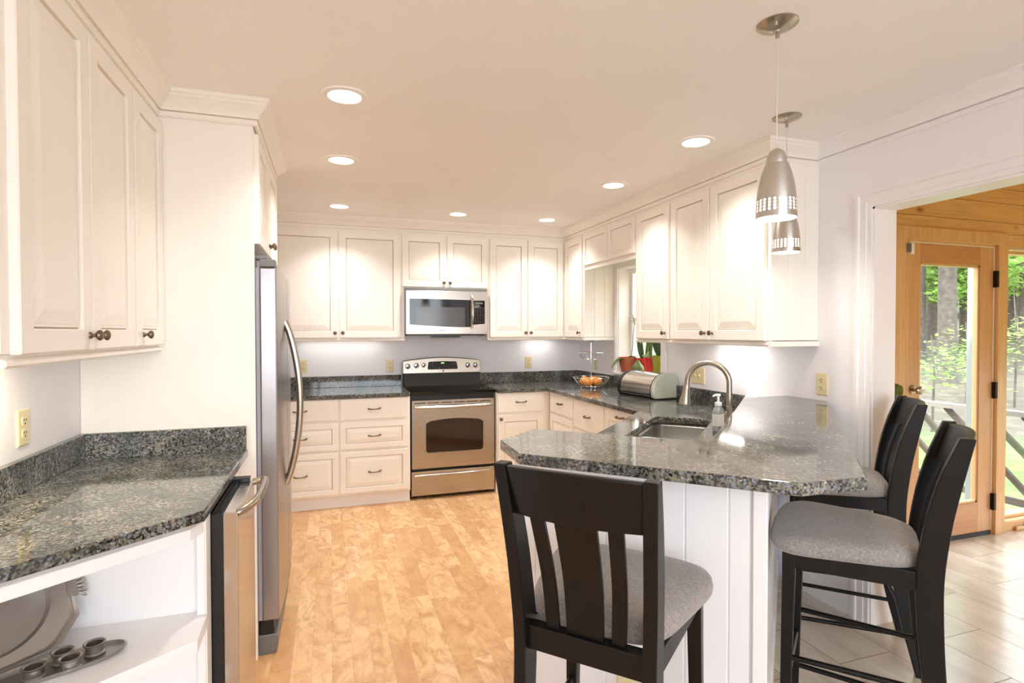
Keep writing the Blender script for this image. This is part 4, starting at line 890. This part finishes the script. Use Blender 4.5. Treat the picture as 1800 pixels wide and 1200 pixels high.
# pendants
def pendant(x, y, label):
    r = thing('pendant_lamp', label, 'pendant lamp', (x, y, ZC), math.radians(20), 'pendant lamps over the bar')
    MB().lathe([(0.0, -0.028), (0.009, -0.028), (0.012, -0.022), (0.03, -0.018), (0.055, -0.008), (0.062, -0.003), (0.062, 0.0)], 32).build('canopy', 'nickel', r, smooth=True)
    for a in (0.4, 0.4+PI):
        MB().lathe([(0, -0.024), (0.004, -0.022), (0.005, -0.014), (0.003, -0.008)], 10, (0.042*math.cos(a), 0.042*math.sin(a), 0)).build('screw', 'chrome', r, smooth=True)
    MB().lathe([(0.0, -0.045), (0.006, -0.045), (0.006, -0.026)], 12).build('cord_grip', 'nickel', r, smooth=True)
    MB().tube([(0, 0, -0.04), (0, 0, -0.40)], 0.0022, 6).build('cord', 'cord_clear', r)
    zb = 1.778-ZC; zt = 1.975-ZC
    # socket cup
    MB().lathe([(0.0, zt+0.025), (0.006, zt+0.025), (0.010, zt+0.023), (0.022, zt+0.014), (0.030, zt-0.004), (0.0315, zt-0.022), (0.0315, zt-0.034)], 28).build('socket_cap', 'shade_metal', r, smooth=True)
    # perforated bell
    Rz = lambda z: 0.0605*max(0.0, 1-((z-zb)/(0.215))**2.35)**0.62 if z-zb > 0.03 else 0.0605*max(0.0, 1-((0.03)/(0.215))**2.35)**0.62*(1+0.012*(0.03-(z-zb))/0.03)
    nc = 24; m = MB(); top = 0.172
    zs = [zb+top*(1-k/9)+0.060*(k/9) for k in range(10)]
    N = nc*4
    pt = lambda a, z: (Rz(z)*math.cos(a), Rz(z)*math.sin(a), z)
    def strip(za, zc_, seg=1):
        for k in range(N):
            a0, a1 = 2*PI*k/N, 2*PI*(k+1)/N
            m.face([m.v(pt(a0, za)), m.v(pt(a1, za)), m.v(pt(a1, zc_)), m.v(pt(a0, zc_))])
    for a, b2 in zip(zs, zs[1:]): strip(a, b2)
    strip(zb+0.018, zb); 
    rows = 4; strip(zb+0.060, zb+0.058); h = (0.058-0.018)/rows
    for j in range(rows):
        z1_, z0_ = zb+0.058-j*h, zb+0.058-(j+1)*h; zm = (z0_+z1_)/2
        for k in range(nc):
            a0, a1 = 2*PI*k/nc, 2*PI*(k+1)/nc; am = (a0+a1)/2; da = a1-a0
            outer = [(a0+da*q/4, z0_) for q in range(4)] + [(a1, z0_+(z1_-z0_)*q/4) for q in range(4)] + [(a1-da*q/4, z1_) for q in range(4)] + [(a0, z1_-(z1_-z0_)*q/4) for q in range(4)]
            rr = 0.0038; inner = []
            for q in range(16):
                th = -3*PI/4+2*PI*q/16; inner.append((am+rr*math.cos(th)/Rz(zm), zm+rr*math.sin(th)))
            O = [m.v(pt(*c)) for c in outer]; I = [m.v(pt(*c)) for c in inner]
            for q in range(16): q2 = (q+1) % 16; m.face([O[q], O[q2], I[q2], I[q]])
    sh = m.build('shade', 'shade_metal', r, smooth=True, angle=60)
    MB().lathe([(0.0, zb+0.135), (0.030, zb+0.13), (0.044, zb+0.10), (0.050, zb+0.06), (0.054, zb+0.012)], 28).build('inner_diffuser', 'bulb_glow', sh, smooth=True)
    MB().lathe([(0.0, zb+0.010), (0.0555, zb+0.010), (0.0555, zb+0.006), (0.0, zb+0.006)], 28).build('lens', 'bulb_glow', sh)
    area_lamp('lamp', (0, 0, zb-0.002), (0, 0, 0), 0.10, 0, PEND_W, (1.0, 0.90, 0.76), True, r)
plain('cord_clear', srgb(216, 210, 204), 0.3)
pendant(1.355, 1.415, 'brushed metal pendant hanging over the bar nearest the camera')
pendant(1.983, 2.011, 'brushed metal pendant over the bar nearer the window wall')
# lamps fixed under the wall cabinets
def under(loc, rz, L, label, watts=UNDER_W, col=(1.0, 0.93, 0.80)):
    r = thing('under_cabinet_light', label, 'light', loc, rz); MB().box(-L/2, L/2, -0.025, 0.025, -0.012, 0.0).build('housing', 'white_plastic', r)
    MB().box(-L/2+0.01, L/2-0.01, -0.018, 0.018, -0.014, -0.0119).build('lens', 'lamp_white', r)
    area_lamp('lamp', (0, 0, -0.018), (0, 0, 0), L-0.02, 0.03, watts, col, False, r)
under((XL+0.10, 1.75, UB-0.001), PI/2, 0.4, 'strip light under the two-door cabinet on the left wall', 2.0, (1.0, 0.86, 0.60))
under((XR-0.13, 2.85, UB-0.001), PI/2, 0.35, 'strip light under the wall cabinet beside the pendants', 0.75, (1.0, 0.98, 0.92))
under((2.0, YB-0.12, UB-0.001), 0, 0.3, 'strip light under the back corner wall cabinet', 0.2, (1.0, 0.98, 0.94))

under((0.1, YB-0.12, UB-0.001), 0, 0.7, 'added fill strip light under the wide back wall cabinet', 0.15, (0.97, 0.97, 1.0))  # no known fixture here; added to brighten the back wall

# ------------------------------------------------------------------ bar stools
def make_stool(label):
    r = thing('bar_stool', label, 'bar stool', (0, 0, 0), 0, 'black bar stools with grey seats')
    Ht, zs, zb = 1.12, 0.718, 0.664
    def hermite(pts, n=24):
        out = []; m_ = len(pts)
        def slope(i, c): a_, b_ = max(0, i-1), min(m_-1, i+1); return (pts[b_][c]-pts[a_][c])/(pts[b_][0]-pts[a_][0])
        for k in range(n+1):
            z = pts[0][0]+(pts[-1][0]-pts[0][0])*k/n
            i = max(q for q in range(m_-1) if pts[q][0] <= z+1e-9); h_ = pts[i+1][0]-pts[i][0]; u = (z-pts[i][0])/h_
            out.append((z,)+tuple((2*u**3-3*u*u+1)*pts[i][c]+(u**3-2*u*u+u)*h_*slope(i, c)+(-2*u**3+3*u*u)*pts[i+1][c]+(u**3-u*u)*h_*slope(i+1, c) for c in range(1, len(pts[0]))))
        return out
    # rear legs run on into the back posts: (z, x, y, half depth)
    for s in (-1, 1):
        P = hermite([(0.0, 0.170, -0.085, 0.020), (0.30, 0.160, -0.022, 0.026), (0.66, 0.154, 0.004, 0.033), (0.85, 0.160, -0.012, 0.032), (1.0, 0.166, -0.042, 0.028), (Ht, 0.172, -0.076, 0.018)])
        MB().loft([[(s*x-0.0155, y-d, z), (s*x+0.0155, y-d, z), (s*x+0.0155, y+d, z), (s*x-0.0155, y+d, z)] for z, x, y, d in P]).build('rear_leg', 'black_wood', r, bevel=0.003)
    for s in (-1, 1):
        MB().loft([[(s*x-a, y-a, z), (s*x+a, y-a, z), (s*x+a, y+a, z), (s*x-a, y+a, z)] for z, x, y, a in ((0, 0.186, 0.378, 0.013), (0.664, 0.176, 0.366, 0.019), (0.715, 0.176, 0.366, 0.019))]).build('front_leg', 'black_wood', r, bevel=0.003)
    def bowed(z0, z1, x0, y0, bow, th, name, n=14, arch=0.0):
        rg = []
        for k in range(n+1):
            q = 2*k/n-1; x = x0*q; y = y0-bow*(1-q*q); dz = arch*(1-q*q)
            rg.append([(x, y-th/2, z0+0*dz), (x, y+th/2, z0+0*dz), (x, y+th/2-(z1-z0)*0.32, z1+dz), (x, y-th/2-(z1-z0)*0.32, z1+dz)])
        return MB().loft(rg).build(name, 'black_wood', r, bevel=0.004, smooth=False)
    bowed(0.998, Ht-0.004, 0.158, -0.042, 0.026, 0.020, 'top_rail', arch=0.006)
    MB().box(-0.142, 0.142, -0.012, 0.022, zb, zs+0.004).build('back_rail', 'black_wood', r, bevel=0.003)
    def slat(xc0, xc1, hw0, hw1, name):
        P = hermite([(zs, xc0, 0.004, hw0), (0.85, (xc0+xc1)/2, -0.012, (hw0+hw1)/2), (1.005, xc1, -0.060, hw1)], 12)
        MB().loft([[(x-h, y-0.006, z), (x+h, y-0.006, z), (x+h, y+0.006, z), (x-h, y+0.006, z)] for z, x, y, h in P]).build(name, 'black_wood', r, bevel=0.002)
    slat(0.0, 0.0, 0.044, 0.050, 'splat')
    for s in (-1, 1): slat(s*0.079, s*0.092, 0.0165, 0.0175, 'slat')
    MB().box(-0.162, 0.162, 0.352, 0.374, zb, zs).build('front_apron', 'black_wood', r, bevel=0.002)
    for s in (-1, 1): MB().loft([[(s*x-0.010, y, z0), (s*x+0.010, y, z0), (s*x+0.010, y, zs), (s*x-0.010, y, zs)] for x, y, z0 in ((0.155, 0.02, zb), (0.174, 0.36, zb))]).build('side_apron', 'black_wood', r, bevel=0.002)
    # cushion
    def outline(sc, z, n=48):
        out = []
        for k in range(n):
            a = 2*PI*k/n; c, s = math.cos(a), math.sin(a); e = 0.42
            px = math.copysign(abs(c)**e, c); py = math.copysign(abs(s)**e, s)
            hw = 0.205+0.041*py; out.append((px*hw*sc, 0.217+py*0.203*sc+ (0.012*(1-px*px) if py > 0 else 0)*sc, z))
        return out
    MB().loft([outline(0.955, zs+0.001), outline(0.99, zs+0.010), outline(1.0, zs+0.024), outline(0.985, zs+0.042), outline(0.945, zs+0.055), outline(0.84, zs+0.066), outline(0.6, zs+0.073), outline(0.3, zs+0.076), outline(0.03, zs+0.077)]).build('seat_cushion', 'seat_fabric', r, smooth=True, angle=60)
    for s in (-1, 1):
        for z in (0.375, 0.16):
            f = z/0.664; xb = 0.170-(0.170-0.154)*f; xf = 0.186-0.010*f
            MB().tube([(s*xb, -0.03 if z < 0.3 else -0.002, z), (s*xf, 0.372, z)], 0.009, 12).build('stretcher', 'black_wood', r, smooth=True)
    MB().tube([(-0.178, 0.372, 0.29), (0.178, 0.372, 0.29)], 0.010, 12).build('foot_rail', 'black_wood', r, smooth=True)
    MB().tube([(-0.160, -0.015, 0.27), (0.160, -0.015, 0.27)], 0.009, 12).build('stretcher', 'black_wood', r, smooth=True)
    return r
s1 = make_stool('black bar stool with grey seat, its back turned to the camera'); s1.location = (0.547, 1.131, 0); s1.rotation_euler = (0, 0, 0.754-PI/2)
dup(s1, (1.764, 1.224, 0), 2.269-PI/2, 'black bar stool nearer the front at the right end of the bar')
dup(s1, (2.344, 1.783, 0), 2.40-PI/2, 'black bar stool farther back, beside the white passage casing')

# ------------------------------------------------------------------ sunroom
SX1 = 6.1; SY0 = 0.0; SZC = 2.46
struct(MB().box(XW, SX1+0.1, SY0-0.1, YD+0.12, SZC, SZC+0.12).build('ceiling_sunroom', 'pine_x'))
# door wall in long planks with holes for door and window
DX0, DX1, DZ = 3.548, 4.372, 2.004
WX0, WX1, WB, WT = 4.487, 5.98, 0.085, 1.985
m = MB(); zz = 2.093; k = 0
planks = [(0.0, 2.014)]
def planked(name, segs):
    mm = MB()
    for x0, x1, z0, z1 in segs: mm.box(x0, x1, YD, YD+0.10, z0+0.0015, z1-0.0015); mm.box(x0, x1, YD+0.10, YD+0.12, z0, z1)
    return struct(mm.build(name, 'pine_x', bevel=0.009))
segs = [(XW, DX0-0.02, 0, 0.3)]
for z0, z1 in ((0.3, 0.6), (0.6, 0.9), (0.9, 1.2), (1.2, 1.5), (1.5, 1.8), (1.8, 2.0)): segs.append((XW, DX0-0.02, z0, z1))
z = 2.093; segs.append((XW, SX1, 2.004, z))
for h_ in (0.080, 0.132, 0.10, 0.09): segs.append((XW, SX1, z, z+h_)); z += h_
segs += [(DX1+0.015, WX0, 0, 2.004), (WX0, WX1, 0, WB), (WX1, SX1, 0, 2.004), (DX0-0.02, DX1+0.015, 1.9999, 2.004)]
planked('wall_sunroom', segs)
struct(MB().box(SX1, SX1+0.1, SY0, YD, 0, 0.25).box(SX1, SX1+0.1, SY0, YD, 1.22, SZC).box(SX1, SX1+0.1, SY0, 0.2, 0.25, 1.22).box(SX1, SX1+0.1, 2.4, YD, 0.25, 1.22).build('wall_sunroom_end', 'pine_z'))
struct(MB().box(XW, SX1, SY0-0.1, SY0, 0, SZC).build('wall_sunroom_front', 'pine_x'))
# flat casings round the door
m = MB(); m.box(XW+0.3, DX0-0.012, YD-0.02, YD, 0, 2.014); m.box(XW+0.3, DX1+0.115, YD-0.022, YD, 2.014, 2.093); m.box(DX1+0.018, DX1+0.115, YD-0.02, YD, 0, 2.014)
struct(m.build('trim_5', 'pine_z', bevel=0.002))
# patio door
d = bpy.data.objects.new('door_1', None); COL.objects.link(d); d.location = (DX1, YD, 0); d['kind'] = 'structure'; T = Matrix.Translation((-DX1, -YD, 0))
m = MB(T); m.box(DX0-0.02, DX0-0.004, YD, YD+0.11, 0, 2.004); m.box(DX1+0.003, DX1+0.016, YD, YD+0.11, 0, 2.004); m.box(DX0-0.02, DX1+0.016, YD, YD+0.11, 1.998, 2.006); m.build('door_frame', 'pine_z', d)
GX0, GX1, GZ0, GZ1 = 3.665, 4.240, 0.235, 1.868
yl = YD+0.002
m = MB(T); m.box(DX0, GX0, yl, yl+0.042, 0.03, 1.994); m.box(GX1, DX1, yl, yl+0.042, 0.03, 1.994); lf = m.build('stiles', 'fir_door', d, bevel=0.002)
m = MB(T); m.box(GX0, GX1, yl, yl+0.042, GZ1, 1.994); m.box(GX0, GX1, yl, yl+0.042, 0.03, GZ0); m.box(GX0, GX1, yl+0.006, yl+0.036, 0.565, 0.615) if False else None; m.build('rails', 'fir_rail', d, bevel=0.002)
m = MB(T)
for a in ((GX0, GX0+0.016, GZ0, GZ1), (GX1-0.016, GX1, GZ0, GZ1), (GX0, GX1, GZ0, GZ0+0.016), (GX0, GX1, GZ1-0.016, GZ1)): m.box(a[0], a[1], yl+0.006, yl+0.036, a[2], a[3])
m.build('glazing_bead', 'pine_z', d, bevel=0.002)
MB(T).box(GX0+0.01, GX1-0.01, yl+0.018, yl+0.024, GZ0+0.01, GZ1-0.01).build('glass', 'window_glass', d)
m = MB(T); m.box(DX0+0.003, DX0+0.006, yl-0.001, yl+0.0, 0.05, 1.99); 
MB(T).box(DX0, DX1, yl-0.004, yl+0.042, 0.0, 0.03).build('threshold', 'hinge_black', d)
for z in (1.777, 1.008, 0.231): MB(T).box(DX1-0.006, DX1+0.018, YD-0.024, YD+0.004, z-0.057, z+0.057).build('hinge', 'hinge_black', d, bevel=0.003)
MB(T @ Matrix.Translation((3.60, yl, 1.037)) @ Matrix.Rotation(PI/2, 4, 'X')).lathe([(0, 0), (0.03, 0), (0.028, 0.008), (0.012, 0.012), (0.010, 0.03), (0.024, 0.04), (0.028, 0.055), (0.018, 0.066), (0, 0.068)], 20).build('handle', 'nickel', d, smooth=True)
MB(T).tube([(3.60, yl-0.045, 1.037), (3.64, yl-0.05, 1.03), (3.69, yl-0.045, 1.02)], [0.010, 0.008, 0.006], 10).build('lever', 'nickel', d, smooth=True)
MB(T).tube([(DX1+0.002, yl-0.001, 0.03), (DX1+0.002, yl-0.001, 2.0)], 0.003, 6).build('edge_strip', 'white_plastic', d)
MB(T).box(DX0, DX1, yl-0.003, yl+0.001, 1.994, 1.999).build('edge_strip', 'white_plastic', d)
o = thing('door_sensor', 'white alarm contact sensor at the top corner of the glass door', 'sensor', (3.548, YD, 1.95))
MB().box(0.0, 0.03, -0.022, -0.0005, -0.035, 0.035).build('magnet', 'white_plastic', o, bevel=0.002); MB().box(-0.04, -0.012, -0.034, -0.0205, -0.025, 0.03).build('contact', 'grey_plastic', o, bevel=0.002)
# fixed window right of the door
d = bpy.data.objects.new('window_2', None); COL.objects.link(d); d.location = (WX0, YD, WB); d['kind'] = 'structure'; T = Matrix.Translation((-WX0, -YD, -WB))
m = MB(T); 
for x0, x1, z0, z1 in ((WX0, WX0+0.022, WB, WT), (WX1-0.022, WX1, WB, WT), (WX0, WX1, WB, WB+0.022), (WX0, WX1, WT-0.022, WT), (5.22, 5.25, WB, WT)): m.box(x0, x1, YD+0.02, YD+0.09, z0, z1)
m.build('sash', 'pine_z', d, bevel=0.002)
MB(T).box(WX0+0.015, WX1-0.015, YD+0.05, YD+0.056, WB+0.015, WT-0.015).build('pane', 'window_glass', d)
MB(T).box(WX0, WX1, YD-0.02, YD+0.02, WB-0.02, WB).build('sill', 'pine_x', d, bevel=0.003)
struct(MB().box(4.62, SX1, YD-0.018, YD, 0, 0.03).build('baseboard_sunroom', 'pine_x', bevel=0.006))
# plant standing behind the passage casing
p = thing('floor_plant', 'green leafy plant peeking out beside the passage casing', 'plant', (3.035, 2.37, 0))
pot(p, [(0, 0), (0.11, 0), (0.15, 0.28), (0.15, 0.30), (0.14, 0.30), (0.13, 0.27), (0, 0.26)], 'terracotta', 0.13, 0.28)
MB().tube([(0, 0, 0.27), (0.02, 0.0, 0.6), (0.0, 0, 1.09)], [0.012, 0.009, 0.005], 8).build('stem', 'leaf_mid', p, smooth=True)
leaves(p, [((0.0, 0, 1.04), (1, -0.1, 0.35), (-0.5, -0.75, 0.5), 0.165, 0.13, 0.0), ((0.0, 0, 0.92), (1, 0, 0.3), (-0.5, -0.75, 0.5), 0.175, 0.14, 0.0), ((0, 0, 0.9), (-0.6, 0.3, 0.4), (0, 0, 1), 0.17, 0.10, 0.3), ((0, 0, 1.08), (-0.2, -0.3, 0.8), (0, 0, 1), 0.14, 0.08, 0.3), ((0, 0, 0.7), (-0.3, -0.8, 0.3), (0, 0, 1), 0.17, 0.10, 0.4)], 'leaf_mid')

# ------------------------------------------------------------------ outdoors
GZ = -0.75
def gh(x, y):
    dd = math.hypot(x-2, y-1); h_ = GZ+0.0
    if dd > 7.5: h_ += (dd-7.5)*0.075+max(0, dd-14)*0.02
    return h_+0.05*math.sin(x*1.3)*math.cos(y*1.1)
m = MB(); NX, NY = 60, 60; grid = []
for i in range(NX+1):
    for j in range(NY+1):
        x = -12+72*(i/NX)**1.3; y = -14+74*(j/NY)**1.15; grid.append(m.v((x, y, gh(x, y))))
for i in range(NX):
    for j in range(NY): a = i*(NY+1)+j; m.face([grid[a], grid[a+NY+1], grid[a+NY+2], grid[a+1]])
struct(m.build('ground_forest', 'forest_ground', smooth=True))
# deck and railing
dk = thing('deck', 'pale weathered wooden deck outside the glass door', 'deck', (3.0, 2.75, -0.14))
m = MB()
for k in range(16): m.box(0.0, 2.45, 0.0+k*0.14, 0.132+k*0.14, -0.03, 0.0)
m.build('boards', 'deck_wood', dk)
m = MB(); m.box(0.0, 0.1, 0.1, 0.2, GZ+0.14, -0.03); m.box(2.3, 2.4, 0.1, 0.2, GZ+0.14, -0.03); m.box(0.0, 0.1, 2.0, 2.1, GZ+0.14, -0.03); m.box(2.3, 2.4, 2.0, 2.1, GZ+0.14, -0.03); m.build('footings', 'deck_wood', dk)
rl = thing('deck_railing', 'weathered wooden deck railing with diagonal braces', 'railing', (5.36, 2.8, -0.14))
MB().box(-0.05, 0.06, -0.05, 2.25, 0.86, 0.90).build('top_rail', 'deck_wood', rl); MB().box(-0.015, 0.02, -0.05, 2.25, 0.12, 0.18).build('bottom_rail', 'rail_wood', rl)
for y in (0.0, 1.10, 2.16): MB().box(-0.045, 0.045, y-0.045, y+0.045, 0.0, 0.86).build('post', 'rail_wood', rl)
for k in range(8):
    y = -0.55+k*0.30; ya, za, yb_, zb_ = y, 0.15, y+0.72, 0.87
    if ya < -0.05: za += (-0.05-ya); ya = -0.05
    if yb_ > 2.2: zb_ -= (yb_-2.2); yb_ = 2.2
    MB().loft([[(0.0, ya, za-0.03), (0.035, ya, za-0.03), (0.035, ya, za+0.03), (0.0, ya, za+0.03)], [(0.0, yb_, zb_-0.03), (0.035, yb_, zb_-0.03), (0.035, yb_, zb_+0.03), (0.0, yb_, zb_+0.03)]]).build('brace', 'rail_wood', rl)
ps = thing('porch_post', 'pale grey porch post outside the glass door', 'post', (4.86, 3.02, -0.14)); MB().box(-0.03, 0.03, -0.03, 0.03, 0.0, 2.9).build('shaft', 'post_grey', ps, bevel=0.004); MB().box(-0.04, 0.04, -0.04, 0.04, 0.0, 0.12).build('foot', 'post_grey', ps)
# woodland
def pol(px, d):      # a place d metres out along the view direction of image column px
    a = math.atan((px-900)/970)+YAW; return (math.sin(a)*d/math.cos(a-YAW), math.cos(a)*d/math.cos(a-YAW))
def tree(px, d, r, hgt, label, crowns, mat, nleaf, lsz, lean=0.0):
    x, y = pol(px, d); z = gh(x, y)-0.1
    t_ = thing('tree', label, 'tree', (x, y, z), rnd.uniform(0, 6), 'trees beyond the deck')
    P = [(0.0, 0, 0), (0.02, 0, 0.35), (lean*0.2, 0, hgt*0.3), (lean*0.6, 0.05, hgt*0.65), (lean, 0.1, hgt)]
    MB().tube(P, [r*1.5, r*1.05, r*0.95, r*0.75, r*0.35], 14).build('trunk', 'bark', t_, smooth=True)
    m = MB()
    for cx, cy, cz, cr in crowns:
        for k in range(nleaf):
            while True:
                q = Vector((rnd.uniform(-1, 1), rnd.uniform(-1, 1), rnd.uniform(-1, 1)))
                if q.length < 1: break
            c = Vector((cx, cy, cz))+Vector((q.x*cr, q.y*cr, q.z*cr*0.55)); n = Vector((rnd.gauss(0, 0.6), rnd.gauss(0, 0.6), 1)).normalized(); a = n.orthogonal().normalized(); a.rotate(Matrix.Rotation(rnd.uniform(0, 6.28), 3, n)); b2 = n.cross(a); s = lsz*rnd.uniform(0.6, 1.3)
            m.face([m.v(c-a*s), m.v(c+b2*s*0.55), m.v(c+a*s), m.v(c-b2*s*0.55)])
    if crowns: m.build('foliage', mat, t_)
    return t_
def blobs(n, r0, z0, z1, cr): return [(rnd.uniform(-r0, r0), rnd.uniform(-r0, r0), rnd.uniform(z0, z1), cr*rnd.uniform(0.7, 1.3)) for _ in range(n)]
tree(1664, 15.0, 0.21, 12, 'thick grey tree trunk standing in the middle of the door glass', blobs(5, 1.8, 4.2, 7, 1.3), 'foliage_light', 320, 0.127)
tree(1613, 19.0, 0.22, 11, 'dark tree trunk close to the door handle side of the glass', blobs(7, 1.8, 2.2, 5.4, 1.1), 'foliage_light', 340, 0.138)
tree(1636, 24.0, 0.26, 12, 'slim tree trunk just left of the thick grey trunk', blobs(8, 2.0, 2.0, 6, 1.3), 'foliage_light', 340, 0.149)
tree(1694, 20.0, 0.14, 10, 'thin tree trunk just right of the thick grey trunk', blobs(7, 1.7, 2.0, 5, 1.1), 'foliage_light', 340, 0.138)
tree(1775, 22.0, 0.16, 11, 'slender tree seen through the window right of the door', blobs(9, 2.0, 2.0, 5.5, 1.2), 'foliage_light', 360, 0.138, 0.8)
tree(1800, 17.0, 0.13, 9, 'tree at the outer edge of the right-hand window', blobs(7, 1.6, 2.0, 5, 1.1), 'foliage_light', 360, 0.127, -0.4)
tree(1845, 20.0, 0.2, 11, 'tree beyond the window, hidden mostly by its frame', blobs(8, 1.9, 2.0, 5.5, 1.2), 'foliage_mid', 300, 0.138)
tree(1560, 21.0, 0.2, 11, 'tree behind the door stile nearest the kitchen', blobs(8, 1.9, 2.0, 5.5, 1.2), 'foliage_mid', 300, 0.138)
for px, d, lb in ((1600, 33, 'far tree at the handle edge of the door glass'), (1650, 36, 'far tree behind the thick grey trunk'), (1705, 34, 'far tree at the hinge edge of the door glass'), (1760, 36, 'far tree behind the door hinge post'), (1795, 32, 'far tree in the right-hand window'), (1840, 36, 'farthest tree past the window frame'), (1560, 36, 'farthest tree past the door stile')):
    tree(px, d, 0.22, 13, lb, blobs(11, 2.4, 1.0, 7, 1.6), 'foliage_light', 260, 0.196)
def sapling(px, d, hgt, label, spread):
    x, y = pol(px, d); t_ = thing('sapling', label, 'sapling', (x, y, gh(x, y)-0.05), 0, 'leafy saplings in front of the trees')
    MB().tube([(0, 0, 0), (0.05, 0, hgt*0.6), (0.1, 0.1, hgt)], [0.025, 0.018, 0.008], 8).build('trunk', 'bark', t_, smooth=True)
    m = MB()
    for k in range(420):
        cx, cy = rnd.gauss(0, spread), rnd.gauss(0, spread); cz = hgt*0.62+rnd.gauss(0, 0.16)+0.12*math.sin(cx*3); s = 0.065*rnd.uniform(0.6, 1.3); a = rnd.uniform(0, 6.28)
        u_ = Vector((math.cos(a), math.sin(a), rnd.gauss(0, 0.2))); w_ = Vector((-math.sin(a), math.cos(a), rnd.gauss(0, 0.25))); c = Vector((cx, cy, cz)); m.face([m.v(c-u_*s), m.v(c+w_*s*0.55), m.v(c+u_*s), m.v(c-w_*s*0.55)])
    m.build('foliage', 'foliage_light', t_)
sapling(1640, 10.5, 1.9, 'leafy sapling across the thick trunk at mid height of the door glass', 0.55)
sapling(1700, 12.5, 1.9, 'leafy sapling near the hinge side of the door glass', 0.5)
sapling(1785, 12.0, 2.6, 'leafy sapling in the window right of the door', 0.6)
